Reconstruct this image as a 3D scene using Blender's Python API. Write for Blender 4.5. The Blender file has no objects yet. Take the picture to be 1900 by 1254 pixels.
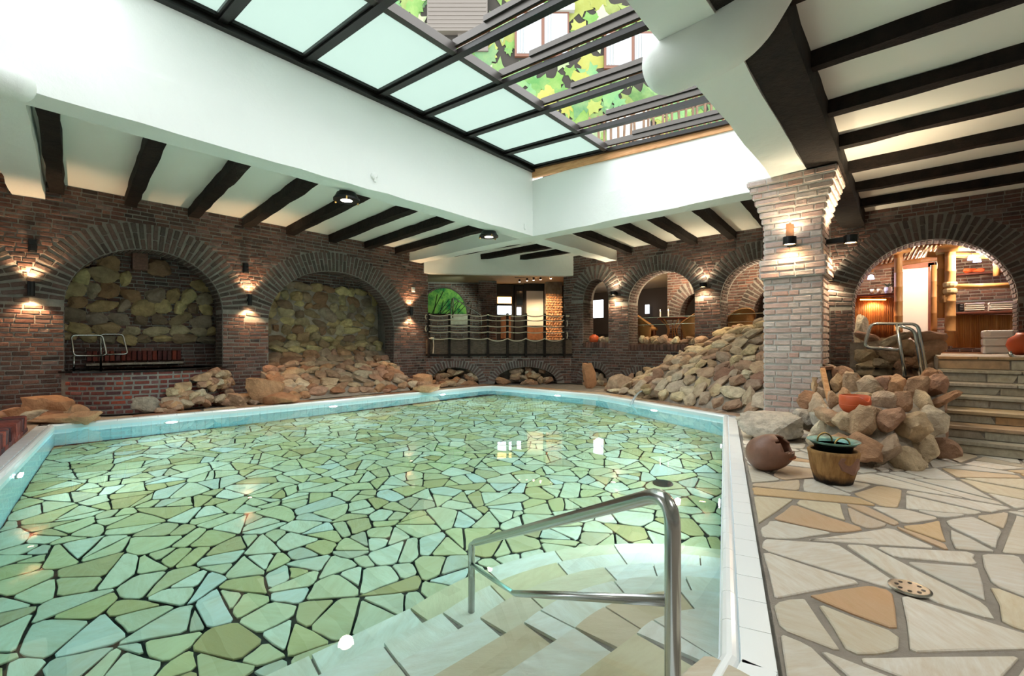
import bpy, bmesh, math, random
import numpy as np
from mathutils import Vector, Matrix, noise

random.seed(7); np.random.seed(7)
SC = bpy.context.scene
COL = SC.collection
# ------------------------------------------------------------------ camera, sky, exposure
F, CX, CY, H = 844.0, 950.0, 640.0, 1.2          # focal length and horizon in photo pixels, eye height
TH = math.radians(41.15)
CT, ST = math.cos(TH), math.sin(TH)
cd = bpy.data.cameras.new('camera'); cam = bpy.data.objects.new('camera', cd); COL.objects.link(cam)
cd.sensor_width = 36; cd.lens = 36 * F / 1900; cd.shift_y = (CY - 627) / 1900
cd.clip_start = 0.02; cd.clip_end = 300
cam.location = (0, 0, H); cam.rotation_euler = (math.pi / 2, 0, TH - math.pi / 2)
SC.camera = cam
w = bpy.data.worlds.new('sky'); SC.world = w; w.use_nodes = True
bg = w.node_tree.nodes['Background']; bg.inputs[0].default_value = (.93, .975, 1, 1); bg.inputs[1].default_value = 2.55
SC.view_settings.view_transform = 'Standard'; SC.view_settings.look = 'None'
SC.view_settings.gamma = 1; SC.view_settings.use_curve_mapping = False
SC.view_settings.exposure = 1.05
SC.cycles.max_bounces = 9; SC.cycles.diffuse_bounces = 4; SC.cycles.glossy_bounces = 3; SC.cycles.transmission_bounces = 6; SC.cycles.volume_bounces = 0
SC.cycles.sample_clamp_indirect = 8

# ------------------------------------------------------------------ layout helpers (x along the left wall, y along the far wall)
def w_(X, Y): return (X * ST + Y * CT, -X * CT + Y * ST)
def at_z(u, v, Z=0):
    Y = F * (Z - H) / (CY - v); x, y = w_((u - CX) / F * Y, Y); return Vector((x, y, Z))
def at_m(u, v, m):
    r = (u - CX) / F; Y = m / (r * ST + CT); return Vector((m, Y * (-r * CT + ST), H + (CY - v) / F * Y))
def at_n(u, v, n):
    r = (u - CX) / F; Y = n / (-r * CT + ST); return Vector((Y * (r * ST + CT), n, H + (CY - v) / F * Y))
def at_d(u, v, Y):
    x, y = w_((u - CX) / F * Y, Y); return Vector((x, y, H + (CY - v) / F * Y))
def proj(p):
    X = p[0] * ST - p[1] * CT; Y = p[0] * CT + p[1] * ST
    if Y < .1: return None
    return CX + F * X / Y, CY - F * (p[2] - H) / Y, Y

# ------------------------------------------------------------------ materials
MATS = {}
def hexrgb(h): 
    c = [int(h[i:i+2], 16) / 255 for i in (0, 2, 4)]
    return tuple(((x + .055) / 1.055) ** 2.4 if x > .04 else x / 12.92 for x in c) + (1,)
def base(name, rough=.7, metal=0, spec=.4):
    m = bpy.data.materials.new(name); m.use_nodes = True; MATS[name] = m
    nt = m.node_tree; b = nt.nodes['Principled BSDF']
    b.inputs['Roughness'].default_value = rough; b.inputs['Metallic'].default_value = metal
    b.inputs['Specular IOR Level'].default_value = spec
    return m, nt, b
def N(nt, t, **k):
    n = nt.nodes.new(t)
    for a, v in k.items(): setattr(n, a, v)
    return n
def ramp(nt, cols, interp='LINEAR'):
    r = N(nt, 'ShaderNodeValToRGB'); r.color_ramp.interpolation = interp
    e = r.color_ramp.elements
    while len(e) < len(cols): e.new(.5)
    for i, c in enumerate(cols):
        e[i].position = i / max(1, len(cols) - (0 if interp == 'CONSTANT' else 1)); e[i].color = hexrgb(c) if isinstance(c, str) else c
    return r
def rnd(nt):
    o = N(nt, 'ShaderNodeObjectInfo'); g = N(nt, 'ShaderNodeNewGeometry')
    a = N(nt, 'ShaderNodeMath', operation='ADD'); f = N(nt, 'ShaderNodeMath', operation='FRACT')
    nt.links.new(o.outputs['Random'], a.inputs[0]); nt.links.new(g.outputs['Random Per Island'], a.inputs[1]); nt.links.new(a.outputs[0], f.inputs[0])
    return f.outputs[0]
def mix(nt, a, b, fac, mode='MIX'):
    m = N(nt, 'ShaderNodeMix', data_type='RGBA', blend_type=mode)
    for s, v in ((m.inputs[0], fac), (m.inputs[6], a), (m.inputs[7], b)):
        if hasattr(v, 'links') or hasattr(v, 'is_output'): nt.links.new(v, s)
        elif isinstance(v, str): s.default_value = hexrgb(v)
        else: s.default_value = v
    return m.outputs[2]
def tex(nt, scale, detail=4, rough=.6, coord='Position', stretch=None, spin=None):
    n = N(nt, 'ShaderNodeTexNoise'); n.inputs['Scale'].default_value = scale; n.inputs['Detail'].default_value = detail; n.inputs['Roughness'].default_value = rough
    if coord == 'Position': src = N(nt, 'ShaderNodeNewGeometry').outputs['Position']
    else: src = N(nt, 'ShaderNodeTexCoord').outputs[coord]
    if stretch:
        if spin is not None:
            vr = N(nt, 'ShaderNodeVectorRotate', rotation_type='Z_AXIS'); ml = N(nt, 'ShaderNodeMath', operation='MULTIPLY'); ml.inputs[1].default_value = 19.
            nt.links.new(spin, ml.inputs[0]); nt.links.new(ml.outputs[0], vr.inputs['Angle']); nt.links.new(src, vr.inputs['Vector']); src = vr.outputs[0]
        mp = N(nt, 'ShaderNodeMapping'); mp.inputs['Scale'].default_value = stretch; nt.links.new(src, mp.inputs[0]); src = mp.outputs[0]
    nt.links.new(src, n.inputs['Vector'])
    return n.outputs['Fac']
def bump(nt, b, h, strength=.4, dist=.02):
    n = N(nt, 'ShaderNodeBump'); n.inputs['Strength'].default_value = strength; n.inputs['Distance'].default_value = dist
    nt.links.new(h, n.inputs['Height']); nt.links.new(n.outputs[0], b.inputs['Normal'])
def speckled(name, cols, rough=.8, nscale=9, dark=.35, bscale=30, bstr=.5, spec=.3, interp='LINEAR', stretch=None, metal=0, mottle='000000', bdist=.02, stain=None):
    """one colour per piece out of a palette, broken by noise, with relief"""
    m, nt, b = base(name, rough, metal, spec)
    c = ramp(nt, cols, interp); rv = rnd(nt); nt.links.new(rv, c.inputs[0]); sp = rv if 'flag' in name else None
    t = tex(nt, nscale, 6, .65, stretch=stretch, spin=sp)
    mr = N(nt, 'ShaderNodeMapRange'); mr.inputs[1].default_value = .38; mr.inputs[2].default_value = .68; mr.inputs[4].default_value = dark
    nt.links.new(t, mr.inputs[0])
    colr = mix(nt, c.outputs[0], mottle, mr.outputs[0])
    if stain: colr = mix(nt, colr, stain, mixfac(nt, 2.3, .38))
    nt.links.new(colr, b.inputs['Base Color'])
    bump(nt, b, tex(nt, bscale, 6, .7, stretch=stretch, spin=sp), bstr, bdist)
    return m
def plain(name, col, rough=.5, metal=0, spec=.4, bs=0, bscale=20, var=0, vscale=4, bdist=.02):
    m, nt, b = base(name, rough, metal, spec)
    b.inputs['Base Color'].default_value = hexrgb(col)
    if var:
        nt.links.new(mix(nt, col, '000000', mixfac(nt, vscale, var)), b.inputs['Base Color'])
    if bs: bump(nt, b, tex(nt, bscale, 5, .6), bs, bdist)
    return m
def mixfac(nt, scale, amt, stretch=None):
    mr = N(nt, 'ShaderNodeMapRange'); mr.inputs[1].default_value = .35; mr.inputs[2].default_value = .7; mr.inputs[4].default_value = amt
    nt.links.new(tex(nt, scale, 5, .6, stretch=stretch), mr.inputs[0]); return mr.outputs[0]
def emis(name, col, s, sampled='NONE'):
    m = bpy.data.materials.new(name); m.use_nodes = True; MATS[name] = m; nt = m.node_tree
    nt.nodes.remove(nt.nodes['Principled BSDF']); e = N(nt, 'ShaderNodeEmission'); e.inputs[0].default_value = hexrgb(col); e.inputs[1].default_value = s
    m.cycles.emission_sampling = sampled; nt.links.new(e.outputs[0], nt.nodes['Material Output'].inputs[0]); return m

speckled('brick', ['3a3230', '6b4a42', '55443f', '7d5a4e', '4a3d3a', '8a6558', '5f4b46', '705650', '84706a'], nscale=22, dark=.4, bscale=45, bstr=.6)
speckled('brick_red', ['6e3a34', '8a4438', '5a3a3c', 'a04e3c', '6b4a48', '7d3c34', '4a3a40', '94605a'], nscale=22, dark=.35, bscale=45, bstr=.5)
speckled('brick_pale', ['c8b4ac', 'd2bfb6', 'bda49b', 'c9a79b', 'd8cac2', 'bfaaa2', 'c99f90', 'c4b8b0', 'b8948a'], nscale=16, dark=.55, bscale=40, bstr=.6, mottle='a8988f')
speckled('voussoir', ['4c4643', '6a5550', '57504c', '75605a', '49403d', '665852'], nscale=22, dark=.35, bscale=45, bstr=.6)
plain('mortar', '8d8983', .95, bs=.6, bscale=60, var=.3, vscale=9)
plain('mortar_pale', 'cfcac4', .95, bs=.6, bscale=60, var=.15, vscale=9)
plain('mortar_rock', 'a99c8c', .95, bs=.6, bscale=30, var=.45, vscale=6)
speckled('rock', ['cbb08c', 'd8c2a0', 'b58a6a', 'c99c74', 'e0d2b6', 'a98a70', 'd2b08a', 'bd9078', 'd0bca0', 'b07a58', 'c2a890'], rough=.85, nscale=7, dark=.5, bscale=14, bstr=.9, bdist=.05, mottle='5a4030')
speckled('rock_bank', ['dcc69c', 'b28a70', 'e6d9b8', 'cbaa8c', '946a58', 'd2c0a8', 'e0cca0', 'b89078', 'dacbb0', 'a07864', 'e2d2b0', 'c8b4a0'], rough=.85, nscale=7, dark=.5, bscale=16, bstr=.8, bdist=.04, mottle='6a4d3c')
speckled('rock_niche', ['c0a878', '8f7c64', 'd0ba86', '9c7658', '827868', 'd6c48c', 'b0946a', '98887a', 'c8b890'], rough=.9, nscale=7, dark=.5, bscale=16, bstr=.8, bdist=.04, mottle='5c4a3a')
speckled('rock_grey', ['d2c8b8', 'c8bca8', 'dad0c0'], rough=.85, nscale=9, dark=.6, bscale=14, bstr=1, bdist=.05, mottle='6a625c')
speckled('rock_orange', ['d6a87e', 'c8926a', 'dcb48c', 'bb8560'], rough=.85, nscale=6, dark=.45, bscale=14, bstr=.9, bdist=.05, mottle='7c4a2c')
speckled('flag', ['c6c5bd', 'd2cfc4', 'b9b9b2', 'cdc2a6', 'cac5b6', 'c4a274', 'c2c1ba', 'd6d2c8', 'd0cdc4', 'bc8c5c', 'b9b7ae', 'cfcac0', 'd2cfc6', 'c8c2b2'], rough=.5, nscale=5, dark=.4, bscale=12, bstr=.35, stretch=(6, 1.2, 1), mottle='a9854e', spec=.35, bdist=.01, stain='b0a48c')
speckled('pool_flag', ['d8d6bc', 'cac394', 'dedcc8', 'c0b684', 'd4d4c0', 'ccc292', 'b8a878', 'e2e1d0', 'cfc9a4', 'b09a6a', 'd2d8d2', 'c6c09c'], rough=.6, nscale=4, dark=.32, bscale=14, bstr=.3, stretch=(4, 1, 1), mottle='b09858', bdist=.01)
speckled('step_flag', ['eeece2', 'e6e4d8', 'efeee8', 'e0dac2', 'd8cca4', 'e9e7df', 'e4e2d6', 'd2b48c'], rough=.6, nscale=4, dark=.28, bscale=14, bstr=.3, stretch=(4, 1, 1), mottle='b99a6c', bdist=.01)
speckled('stair_flag', ['b0aa98', 'a39c8a', 'b8b09a', '9a9488', 'ad9a78', 'b0875a', 'a8a294', '8b8578'], rough=.65, nscale=6, dark=.4, bscale=14, bstr=.4, stretch=(1, 5, 2), mottle='5c5448', bdist=.01)
plain('grout', '948b80', .95, bs=.5, bscale=60, var=.3, vscale=5)
plain('grout_dark', '2e3330', .95, bs=.3)
plain('plaster', 'eef0ec', .9, bs=.35, bscale=5, spec=.2, bdist=.03)
plain('ceiling_paint', 'f4f4ee', .95, bs=.1, bscale=6, spec=.1)
plain('duct_plaster', 'eceee9', .75, bs=.3, bscale=9, spec=.3)
m, nt, b = base('dark_wood', .75, 0, .25)
nt.links.new(mix(nt, '0f0c0a', '2a1e18', mixfac(nt, 6, .8)), b.inputs['Base Color']); bump(nt, b, tex(nt, 12, 6, .7), .8, .03)
m, nt, b = base('grey_wood', .85, 0, .2)
nt.links.new(mix(nt, '6a5c50', '2e2823', mixfac(nt, 9, .8, (1, 1, 6))), b.inputs['Base Color']); bump(nt, b, tex(nt, 30, 6, .7, stretch=(1, 1, 6)), .6)
m, nt, b = base('pine', .6, 0, .3)
nt.links.new(mix(nt, 'dda878', 'b57b48', mixfac(nt, 6, .8, (6, .7, 6))), b.inputs['Base Color'])
m, nt, b = base('tub_wood', .75, 0, .25)
g = N(nt, 'ShaderNodeNewGeometry'); sx = N(nt, 'ShaderNodeSeparateXYZ'); nt.links.new(g.outputs['Position'], sx.inputs[0])
ad = N(nt, 'ShaderNodeMath', operation='MULTIPLY_ADD'); ad.inputs[1].default_value = .09; nt.links.new(tex(nt, 14, 4), ad.inputs[0]); nt.links.new(sx.outputs[2], ad.inputs[2])
mr = N(nt, 'ShaderNodeMapRange'); mr.inputs[1].default_value = .07; mr.inputs[2].default_value = .125; nt.links.new(ad.outputs[0], mr.inputs[0])
nt.links.new(mix(nt, '1c130d', mix(nt, 'a9804f', '6b4a2c', mixfac(nt, 9, .8, (3, 3, .5))), mr.outputs[0]), b.inputs['Base Color']); bump(nt, b, tex(nt, 25, 5, stretch=(2, 2, .4)), .4)
plain('wood_brown', '7a5236', .6, var=.5, vscale=8)
plain('wood_red', '6b3524', .55, var=.4, vscale=8)
plain('steel', 'c4c6c4', .22, 1)
plain('aluminium', '4a4642', .35, .6, bs=0)
plain('alu_black', '14120f', .3, .3)
plain('copper_strip', 'b0683c', .4, .6)
plain('black_metal', '17181a', .4, .2)
plain('black_glossy', '0b0c0e', .12, 0, .6)
plain('tile_white', 'f0f4f4', .18, 0, .5)
plain('tile_blue', 'b9e4f4', .2, 0, .5)
plain('tile_grout', 'cfdbe0', .9)
m, nt, b = base('clay', .45, 0, .4)
nt.links.new(mix(nt, '8a6350', '5c4034', mixfac(nt, 5, .7)), b.inputs['Base Color']); bump(nt, b, tex(nt, 18, 4), .15)
plain('terracotta', 'c9592f', .5, 0, .4, bs=.1)
plain('terracotta_dull', 'b06a4c', .7, var=.3)
m, nt, b = base('verdigris', .45, .3, .5)
nt.links.new(mix(nt, '7fb3a8', '2c4a48', mixfac(nt, 9, .9)), b.inputs['Base Color'])
plain('dark_copper', '14211f', .3, .6)
plain('brass', 'b8965a', .35, .9)
speckled('bamboo', ['c08d58', 'b07c48', 'cb9c68', 'a66f3e', 'b98850'], rough=.45, nscale=8, dark=.35, bscale=20, bstr=.1, stretch=(1, 1, .3), mottle='6e4222')
speckled('bamboo_dark', ['8a5a34', '7a4a2a', '94643a', '6c4024'], rough=.5, nscale=8, dark=.4, bscale=20, bstr=.1, stretch=(1, 1, .3), mottle='3c2010')
plain('raffia', 'cbb48c', .9, bs=.6, bscale=80)
plain('rope', 'cfc3ae', .95, bs=.7, bscale=120)
speckled('wicker', ['b08048', 'a87840', 'b98a52'], rough=.6, nscale=60, dark=.6, bscale=110, bstr=.8, stretch=(1, 1, 3), mottle='5c3a1c')
plain('towel_white', 'f2f0e8', .95, bs=.5, bscale=150)
plain('towel_cream', 'd9c08e', .95, bs=.5, bscale=150)
plain('vinyl_white', 'd4d6d6', .35, bs=.3, bscale=6)
plain('door_white', 'd0cfcb', .5)
plain('dark_frame', '1b1917', .5)
plain('dark_interior', '4a4038', .9)
plain('cream_wall', 'b8a68a', .9)
plain('leaf_plant', '24421f', .5, var=.5, vscale=30)
plain('facade_paint', '2a2620', .9, var=.3, vscale=1)
speckled('mural_leaf', ['24482c', '587634', '3f6a38', '86823c', '1f4632', '6f884c', '4a7450', '7d7830', '345e3c', '949a7c', '2a5034'], rough=.9, nscale=1.6, dark=.4, bscale=10, bstr=0, mottle='808c56')
plain('facade_white', '96958e', .8)
plain('window_brown', '5c3a2a', .5)
plain('shutter_grey', '5a534c', .6)
plain('curtain', '8a8c8e', .9)
plain('fence_stick', '6c5442', .85, var=.4)
plain('chalk', 'e8e6e0', .9)
# glass, water, light
m, nt, b = base('frosted', .5)
nt.nodes.remove(b); t1 = N(nt, 'ShaderNodeBsdfTranslucent'); t1.inputs[0].default_value = (.50, .565, .53, 1); t2 = N(nt, 'ShaderNodeBsdfDiffuse'); t2.inputs[0].default_value = (.6, .66, .62, 1)
ms = N(nt, 'ShaderNodeMixShader'); ms.inputs[0].default_value = .25; nt.links.new(t1.outputs[0], ms.inputs[1]); nt.links.new(t2.outputs[0], ms.inputs[2]); nt.links.new(ms.outputs[0], nt.nodes['Material Output'].inputs[0])
m, nt, b = base('water', 0)
nt.nodes.remove(b); gl = N(nt, 'ShaderNodeBsdfGlass'); gl.inputs['IOR'].default_value = 1.33; gl.inputs['Roughness'].default_value = 0
bn = N(nt, 'ShaderNodeBump'); bn.inputs['Strength'].default_value = .05; bn.inputs['Distance'].default_value = .03; nt.links.new(tex(nt, 2.2, 2, .5), bn.inputs['Height']); nt.links.new(bn.outputs[0], gl.inputs['Normal'])
va = N(nt, 'ShaderNodeVolumeAbsorption'); va.inputs[0].default_value = (.10, .93, .88, 1); va.inputs[1].default_value = .11
nt.links.new(gl.outputs[0], nt.nodes['Material Output'].inputs[0]); nt.links.new(va.outputs[0], nt.nodes['Material Output'].inputs[1])
m, nt, b = base('dark_water', .03, 0, .6); b.inputs['Base Color'].default_value = hexrgb('0d1214'); bump(nt, b, tex(nt, 9, 2), .08)
plain('water_jet', 'dfeaf0', .1, 0, .6)
MATS['water_jet'].node_tree.nodes['Principled BSDF'].inputs['Transmission Weight'].default_value = .7
m, nt, b = base('mural_green', .6)
c = ramp(nt, ['04140f', '0a3a26', '14633a', '7fae50', '0c4a34', '062018']); nt.links.new(tex(nt, 2.6, 8, .75), c.inputs[0])
nt.links.new(c.outputs[0], b.inputs['Base Color']); b.inputs['Specular IOR Level'].default_value = .1
emis('lamp_warm', 'ffc88a', 30); emis('lamp_white', 'fff4d8', 14); emis('lamp_blue', 'b9bcff', 6); emis('pool_lamp', 'e8fbff', 40)
emis('window_glow', 'e6eef6', 2.0); emis('warm_glow', 'ffc070', 3.0); emis('candle', 'ffd9a0', 12); emis('strip_warm', 'ff9a50', 14)

# ------------------------------------------------------------------ mesh helpers
def link(name, me, mt=None, parent=None, kind=None, label=None, cat=None, group=None, smooth=False):
    o = bpy.data.objects.new(name, me); COL.objects.link(o)
    if me is not None and mt and not me.materials: me.materials.append(MATS[mt])
    if me is not None and smooth: me.polygons.foreach_set('use_smooth', [True] * len(me.polygons))
    if parent: o.parent = parent
    tag(o, label, cat, group, kind); return o
def tag(o, label=None, cat=None, group=None, kind=None):
    for k, v in (('label', label), ('category', cat), ('group', group), ('kind', kind)):
        if v: o[k] = v
    return o
def mesh(vs, fs, name='m'):
    me = bpy.data.meshes.new(name); me.from_pydata([tuple(v) for v in vs], [], fs); me.update(); return me
class G:
    """collects shapes into one mesh"""
    def __init__(s): s.v = []; s.f = []
    def add(s, vs, fs):
        k = len(s.v); s.v += [tuple(v) for v in vs]; s.f += [tuple(i + k for i in f) for f in fs]; return s
    def box(s, a, b):
        (x0, y0, z0), (x1, y1, z1) = a, b
        return s.add([(x0, y0, z0), (x1, y0, z0), (x1, y1, z0), (x0, y1, z0), (x0, y0, z1), (x1, y0, z1), (x1, y1, z1), (x0, y1, z1)],
                     [(0, 3, 2, 1), (4, 5, 6, 7), (0, 1, 5, 4), (1, 2, 6, 5), (2, 3, 7, 6), (3, 0, 4, 7)])
    def obox(s, c, ex, ey, ez):
        c = Vector(c); ex, ey, ez = Vector(ex), Vector(ey), Vector(ez)
        vs = [c + ex * a + ey * b + ez * d for d in (-.5, .5) for a, b in ((-.5, -.5), (.5, -.5), (.5, .5), (-.5, .5))]
        return s.add(vs, [(0, 3, 2, 1), (4, 5, 6, 7), (0, 1, 5, 4), (1, 2, 6, 5), (2, 3, 7, 6), (3, 0, 4, 7)])
    def bar(s, a, b, wd, ht, up=(0, 0, 1)):
        a, b = Vector(a), Vector(b); d = b - a; sd = d.cross(Vector(up)).normalized(); u2 = sd.cross(d).normalized()
        return s.obox((a + b) / 2, d, sd * wd, u2 * ht)
    def tube(s, pts, r, seg=10, caps=True):
        pts = [Vector(p) for p in pts]; rs = r if isinstance(r, (list, tuple)) else [r] * len(pts)
        t0 = (pts[1] - pts[0]).normalized(); nrm = t0.orthogonal().normalized(); rings = []; k0 = len(s.v)
        for i, p in enumerate(pts):
            t = (pts[min(i + 1, len(pts) - 1)] - pts[max(i - 1, 0)]).normalized()
            nrm = (nrm - t * nrm.dot(t)).normalized(); bi = t.cross(nrm)
            for j in range(seg):
                a = 2 * math.pi * j / seg; s.v.append(tuple(p + (nrm * math.cos(a) + bi * math.sin(a)) * rs[i]))
        for i in range(len(pts) - 1):
            for j in range(seg):
                a = k0 + i * seg + j; b = k0 + i * seg + (j + 1) % seg; s.f.append((a, b, b + seg, a + seg))
        if caps:
            s.f.append(tuple(k0 + j for j in range(seg))[::-1]); s.f.append(tuple(k0 + (len(pts) - 1) * seg + j for j in range(seg)))
        return s
    def lathe(s, prof, c=(0, 0, 0), seg=28, ax=None):
        k0 = len(s.v); c = Vector(c); q = Vector((0, 0, 1)).rotation_difference(Vector(ax)) if ax else None
        for r, z in prof:
            for j in range(seg):
                a = 2 * math.pi * j / seg; p = Vector((r * math.cos(a), r * math.sin(a), z))
                s.v.append(tuple(c + (q @ p if q else p)))
        for i in range(len(prof) - 1):
            for j in range(seg):
                a = k0 + i * seg + j; b = k0 + i * seg + (j + 1) % seg; s.f.append((a, b, b + seg, a + seg))
        s.f.append(tuple(k0 + j for j in range(seg))[::-1]); s.f.append(tuple(k0 + (len(prof) - 1) * seg + j for j in range(seg)))
        return s
    def prism(s, poly, z0, z1):
        n = len(poly)
        return s.add([(p[0], p[1], z0) for p in poly] + [(p[0], p[1], z1) for p in poly],
                     [tuple(range(n))[::-1], tuple(range(n, 2 * n))] + [(i, (i + 1) % n, n + (i + 1) % n, n + i) for i in range(n)])
    def make(s, name, mt, parent=None, smooth=False, bevel=0, **k):
        me = mesh(s.v, s.f, name)
        o = link(name, me, mt, parent, smooth=smooth, **k)
        if bevel:
            md = o.modifiers.new('b', 'BEVEL'); md.width = bevel; md.segments = 2; md.limit_method = 'ANGLE'
        return o
def empty(name, loc, label, cat, group=None):
    o = bpy.data.objects.new(name, None); COL.objects.link(o); o.location = loc; o.empty_display_size = .1
    bpy.context.view_layer.update() if False else None
    return tag(o, label, cat, group)
def under(o, parent):
    """parent o (built in world coordinates) to an Empty that stands at its base"""
    o.parent = parent; o.matrix_parent_inverse = Matrix.Translation(parent.location).inverted(); return o
def fillet(pts, r, seg=5):
    pts = [Vector(p) for p in pts]; out = [pts[0]]
    for i in range(1, len(pts) - 1):
        a, p, b = pts[i - 1], pts[i], pts[i + 1]; d1 = (a - p); d2 = (b - p); rr = min(r, d1.length * .45, d2.length * .45)
        q0 = p + d1.normalized() * rr; q1 = p + d2.normalized() * rr
        for k in range(seg + 1):
            t = k / seg; out.append(q0 * (1 - t) ** 2 + p * 2 * t * (1 - t) + q1 * t * t)
    return out + [pts[-1]]

# brick variants: unit boxes with worn edges
def brick_variant(seed, bev=.09):
    r = random.Random(seed); bm = bmesh.new(); bmesh.ops.create_cube(bm, size=1)
    bmesh.ops.scale(bm, vec=(1, .3, .32), verts=bm.verts)
    bmesh.ops.bevel(bm, geom=list(bm.edges), offset=.035, segments=1, affect='EDGES')
    for v in bm.verts: v.co += Vector((r.uniform(-.02, .02), r.uniform(-.012, .012), r.uniform(-.02, .02)))
    bmesh.ops.scale(bm, vec=(1, 1 / .3, 1 / .32), verts=bm.verts)
    me = bpy.data.meshes.new('brick'); bm.to_mesh(me); bm.free(); return me
BRICKS = [brick_variant(i) for i in range(8)]
def box_variant(bev=.02):
    bm = bmesh.new(); bmesh.ops.create_cube(bm, size=1); bmesh.ops.bevel(bm, geom=list(bm.edges), offset=bev, segments=1, affect='EDGES')
    me = bpy.data.meshes.new('tile'); bm.to_mesh(me); bm.free(); return me
TILE = box_variant()
# rock variants: convex chunks cut by random planes, with noise
ico = {}
def ico_dirs(sub):
    if sub not in ico:
        bm = bmesh.new(); bmesh.ops.create_icosphere(bm, subdivisions=sub, radius=1)
        ico[sub] = (np.array([v.co[:] for v in bm.verts]), [tuple(v.index for v in f.verts) for f in bm.faces]); bm.free()
    return ico[sub]
def rock_variant(seed, sub=3, planes=14, rough=.05, flat=1.0):
    rs = np.random.RandomState(seed); D, fs = ico_dirs(sub)
    nn = rs.normal(size=(planes, 3)); nn /= np.linalg.norm(nn, axis=1)[:, None]; dd = rs.uniform(.62, .95, planes)
    nn = np.vstack([nn, np.eye(3), -np.eye(3)]); dd = np.concatenate([dd, np.full(6, .97)])
    dots = D @ nn.T; R = np.min(np.where(dots > .02, dd / np.maximum(dots, .02), 9), axis=1)
    vs = D * R[:, None]; o = Vector(rs.uniform(0, 50, 3))
    out = []
    for v in vs:
        p = Vector(v); k = 1 + rough * (noise.noise(p * 2.2 + o) + .5 * noise.noise(p * 5 + o) + .25 * noise.noise(p * 11 + o)); out.append(p * k)
    return mesh(out, fs, 'rock')
ROCKS = [rock_variant(i, 3, 16, .11) for i in range(26)]

def emit(parent, name, pieces, mt, limit=300, stuff=None):
    """pieces (mesh, matrix): those that show largest become parts of their own, the rest one part"""
    sc = []
    for i, (me, M) in enumerate(pieces):
        if me.vertices and M is None: c = Vector(me['c'])
        else: c = M.translation
        p = proj(c); s = -1
        if p and -15 < p[0] < 1915 and -15 < p[1] < 1269:
            sz = me['sz'] if M is None else max(M.to_scale()); s = sz / p[2]
        sc.append((s, i))
    sc.sort(reverse=True); rest_v = []; rest_f = []; k = 0
    for rank, (s, i) in enumerate(sc):
        me, M = pieces[i]
        if s > 0 and rank < limit:
            o = bpy.data.objects.new(name, me); COL.objects.link(o)
            if not me.materials: me.materials.append(MATS[mt])
            elif me.materials[0] != MATS[mt]:
                o.material_slots[0].link = 'OBJECT'; o.material_slots[0].material = MATS[mt]
            o.parent = parent
            if parent.type == 'EMPTY': o.matrix_parent_inverse = Matrix.Translation(parent.location).inverted()
            if M is not None: o.matrix_basis = M
        else:
            if s < 0:
                c = Vector(me['c']) if M is None else M.translation
                p = proj(c)
                if not p or not (-500 < p[0] < 2400 and -500 < p[1] < 1750): continue
            n = len(me.vertices); a = np.empty(n * 3); me.vertices.foreach_get('co', a); a = a.reshape(-1, 3)
            if M is not None:
                Mm = np.array(M); a = a @ Mm[:3, :3].T + Mm[:3, 3]
            rest_v += a.tolist(); rest_f += [tuple(j + k for j in p.vertices) for p in me.polygons]; k += n
    if rest_v:
        o = link(stuff or name + '_mass', mesh(rest_v, rest_f), mt, parent, kind='stuff')
        if parent.type == 'EMPTY': o.matrix_parent_inverse = Matrix.Translation(parent.location).inverted()
def frame(c, ex, ey, ez):
    """matrix with the given axes (scaled) at c"""
    M = Matrix.Identity(4)
    for i, e in enumerate((ex, ey, ez)):
        for j in range(3): M[j][i] = e[j]
    for j in range(3): M[j][3] = c[j]
    return M
def bpiece(c, ax, n, length, height, depth=.07, ez=None):
    ax = Vector(ax).normalized(); n = Vector(n).normalized(); up = Vector(ez).normalized() if ez else ax.cross(n)
    return (random.choice(BRICKS), frame(c, ax * length, n * depth, up * height))
def rpiece(c, s, flatdir=None, variants=None):
    """rock of extents s (x,y,z) at c, turned at random; flatdir: the z extent lies along it"""
    me = random.choice(variants or ROCKS); a = random.uniform(0, 6.3)
    if flatdir is None: R = Matrix.Rotation(a, 3, 'Z')
    else: R = (Vector((0, 0, 1)).rotation_difference(Vector(flatdir)).to_matrix()) @ Matrix.Rotation(a, 3, 'Z')
    return (me, frame(c, R @ Vector((s[0], 0, 0)), R @ Vector((0, s[1], 0)), R @ Vector((0, 0, s[2]))))

# planar polygons
def clip(poly, p, n):
    """keep the side where (q-p).n <= 0"""
    out = []; L = len(poly)
    for i in range(L):
        a, b = poly[i], poly[(i + 1) % L]
        da = (a[0] - p[0]) * n[0] + (a[1] - p[1]) * n[1]; db = (b[0] - p[0]) * n[0] + (b[1] - p[1]) * n[1]
        if da <= 0: out.append(a)
        if (da < 0 < db) or (db < 0 < da):
            t = da / (da - db); out.append((a[0] + (b[0] - a[0]) * t, a[1] + (b[1] - a[1]) * t))
    return out
def area(p): return .5 * sum(p[i][0] * p[(i + 1) % len(p)][1] - p[(i + 1) % len(p)][0] * p[i][1] for i in range(len(p))) if len(p) > 2 else 0
def inset(poly, d):
    out = list(poly)
    for i in range(len(poly)):
        a, b = poly[i], poly[(i + 1) % len(poly)]; ex, ey = b[0] - a[0], b[1] - a[1]; l = math.hypot(ex, ey)
        if l < 1e-6: continue
        n = (ey / l, -ex / l); out = clip(out, (a[0] - n[0] * d, a[1] - n[1] * d), n)
        if len(out) < 3: return []
    return out
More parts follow.
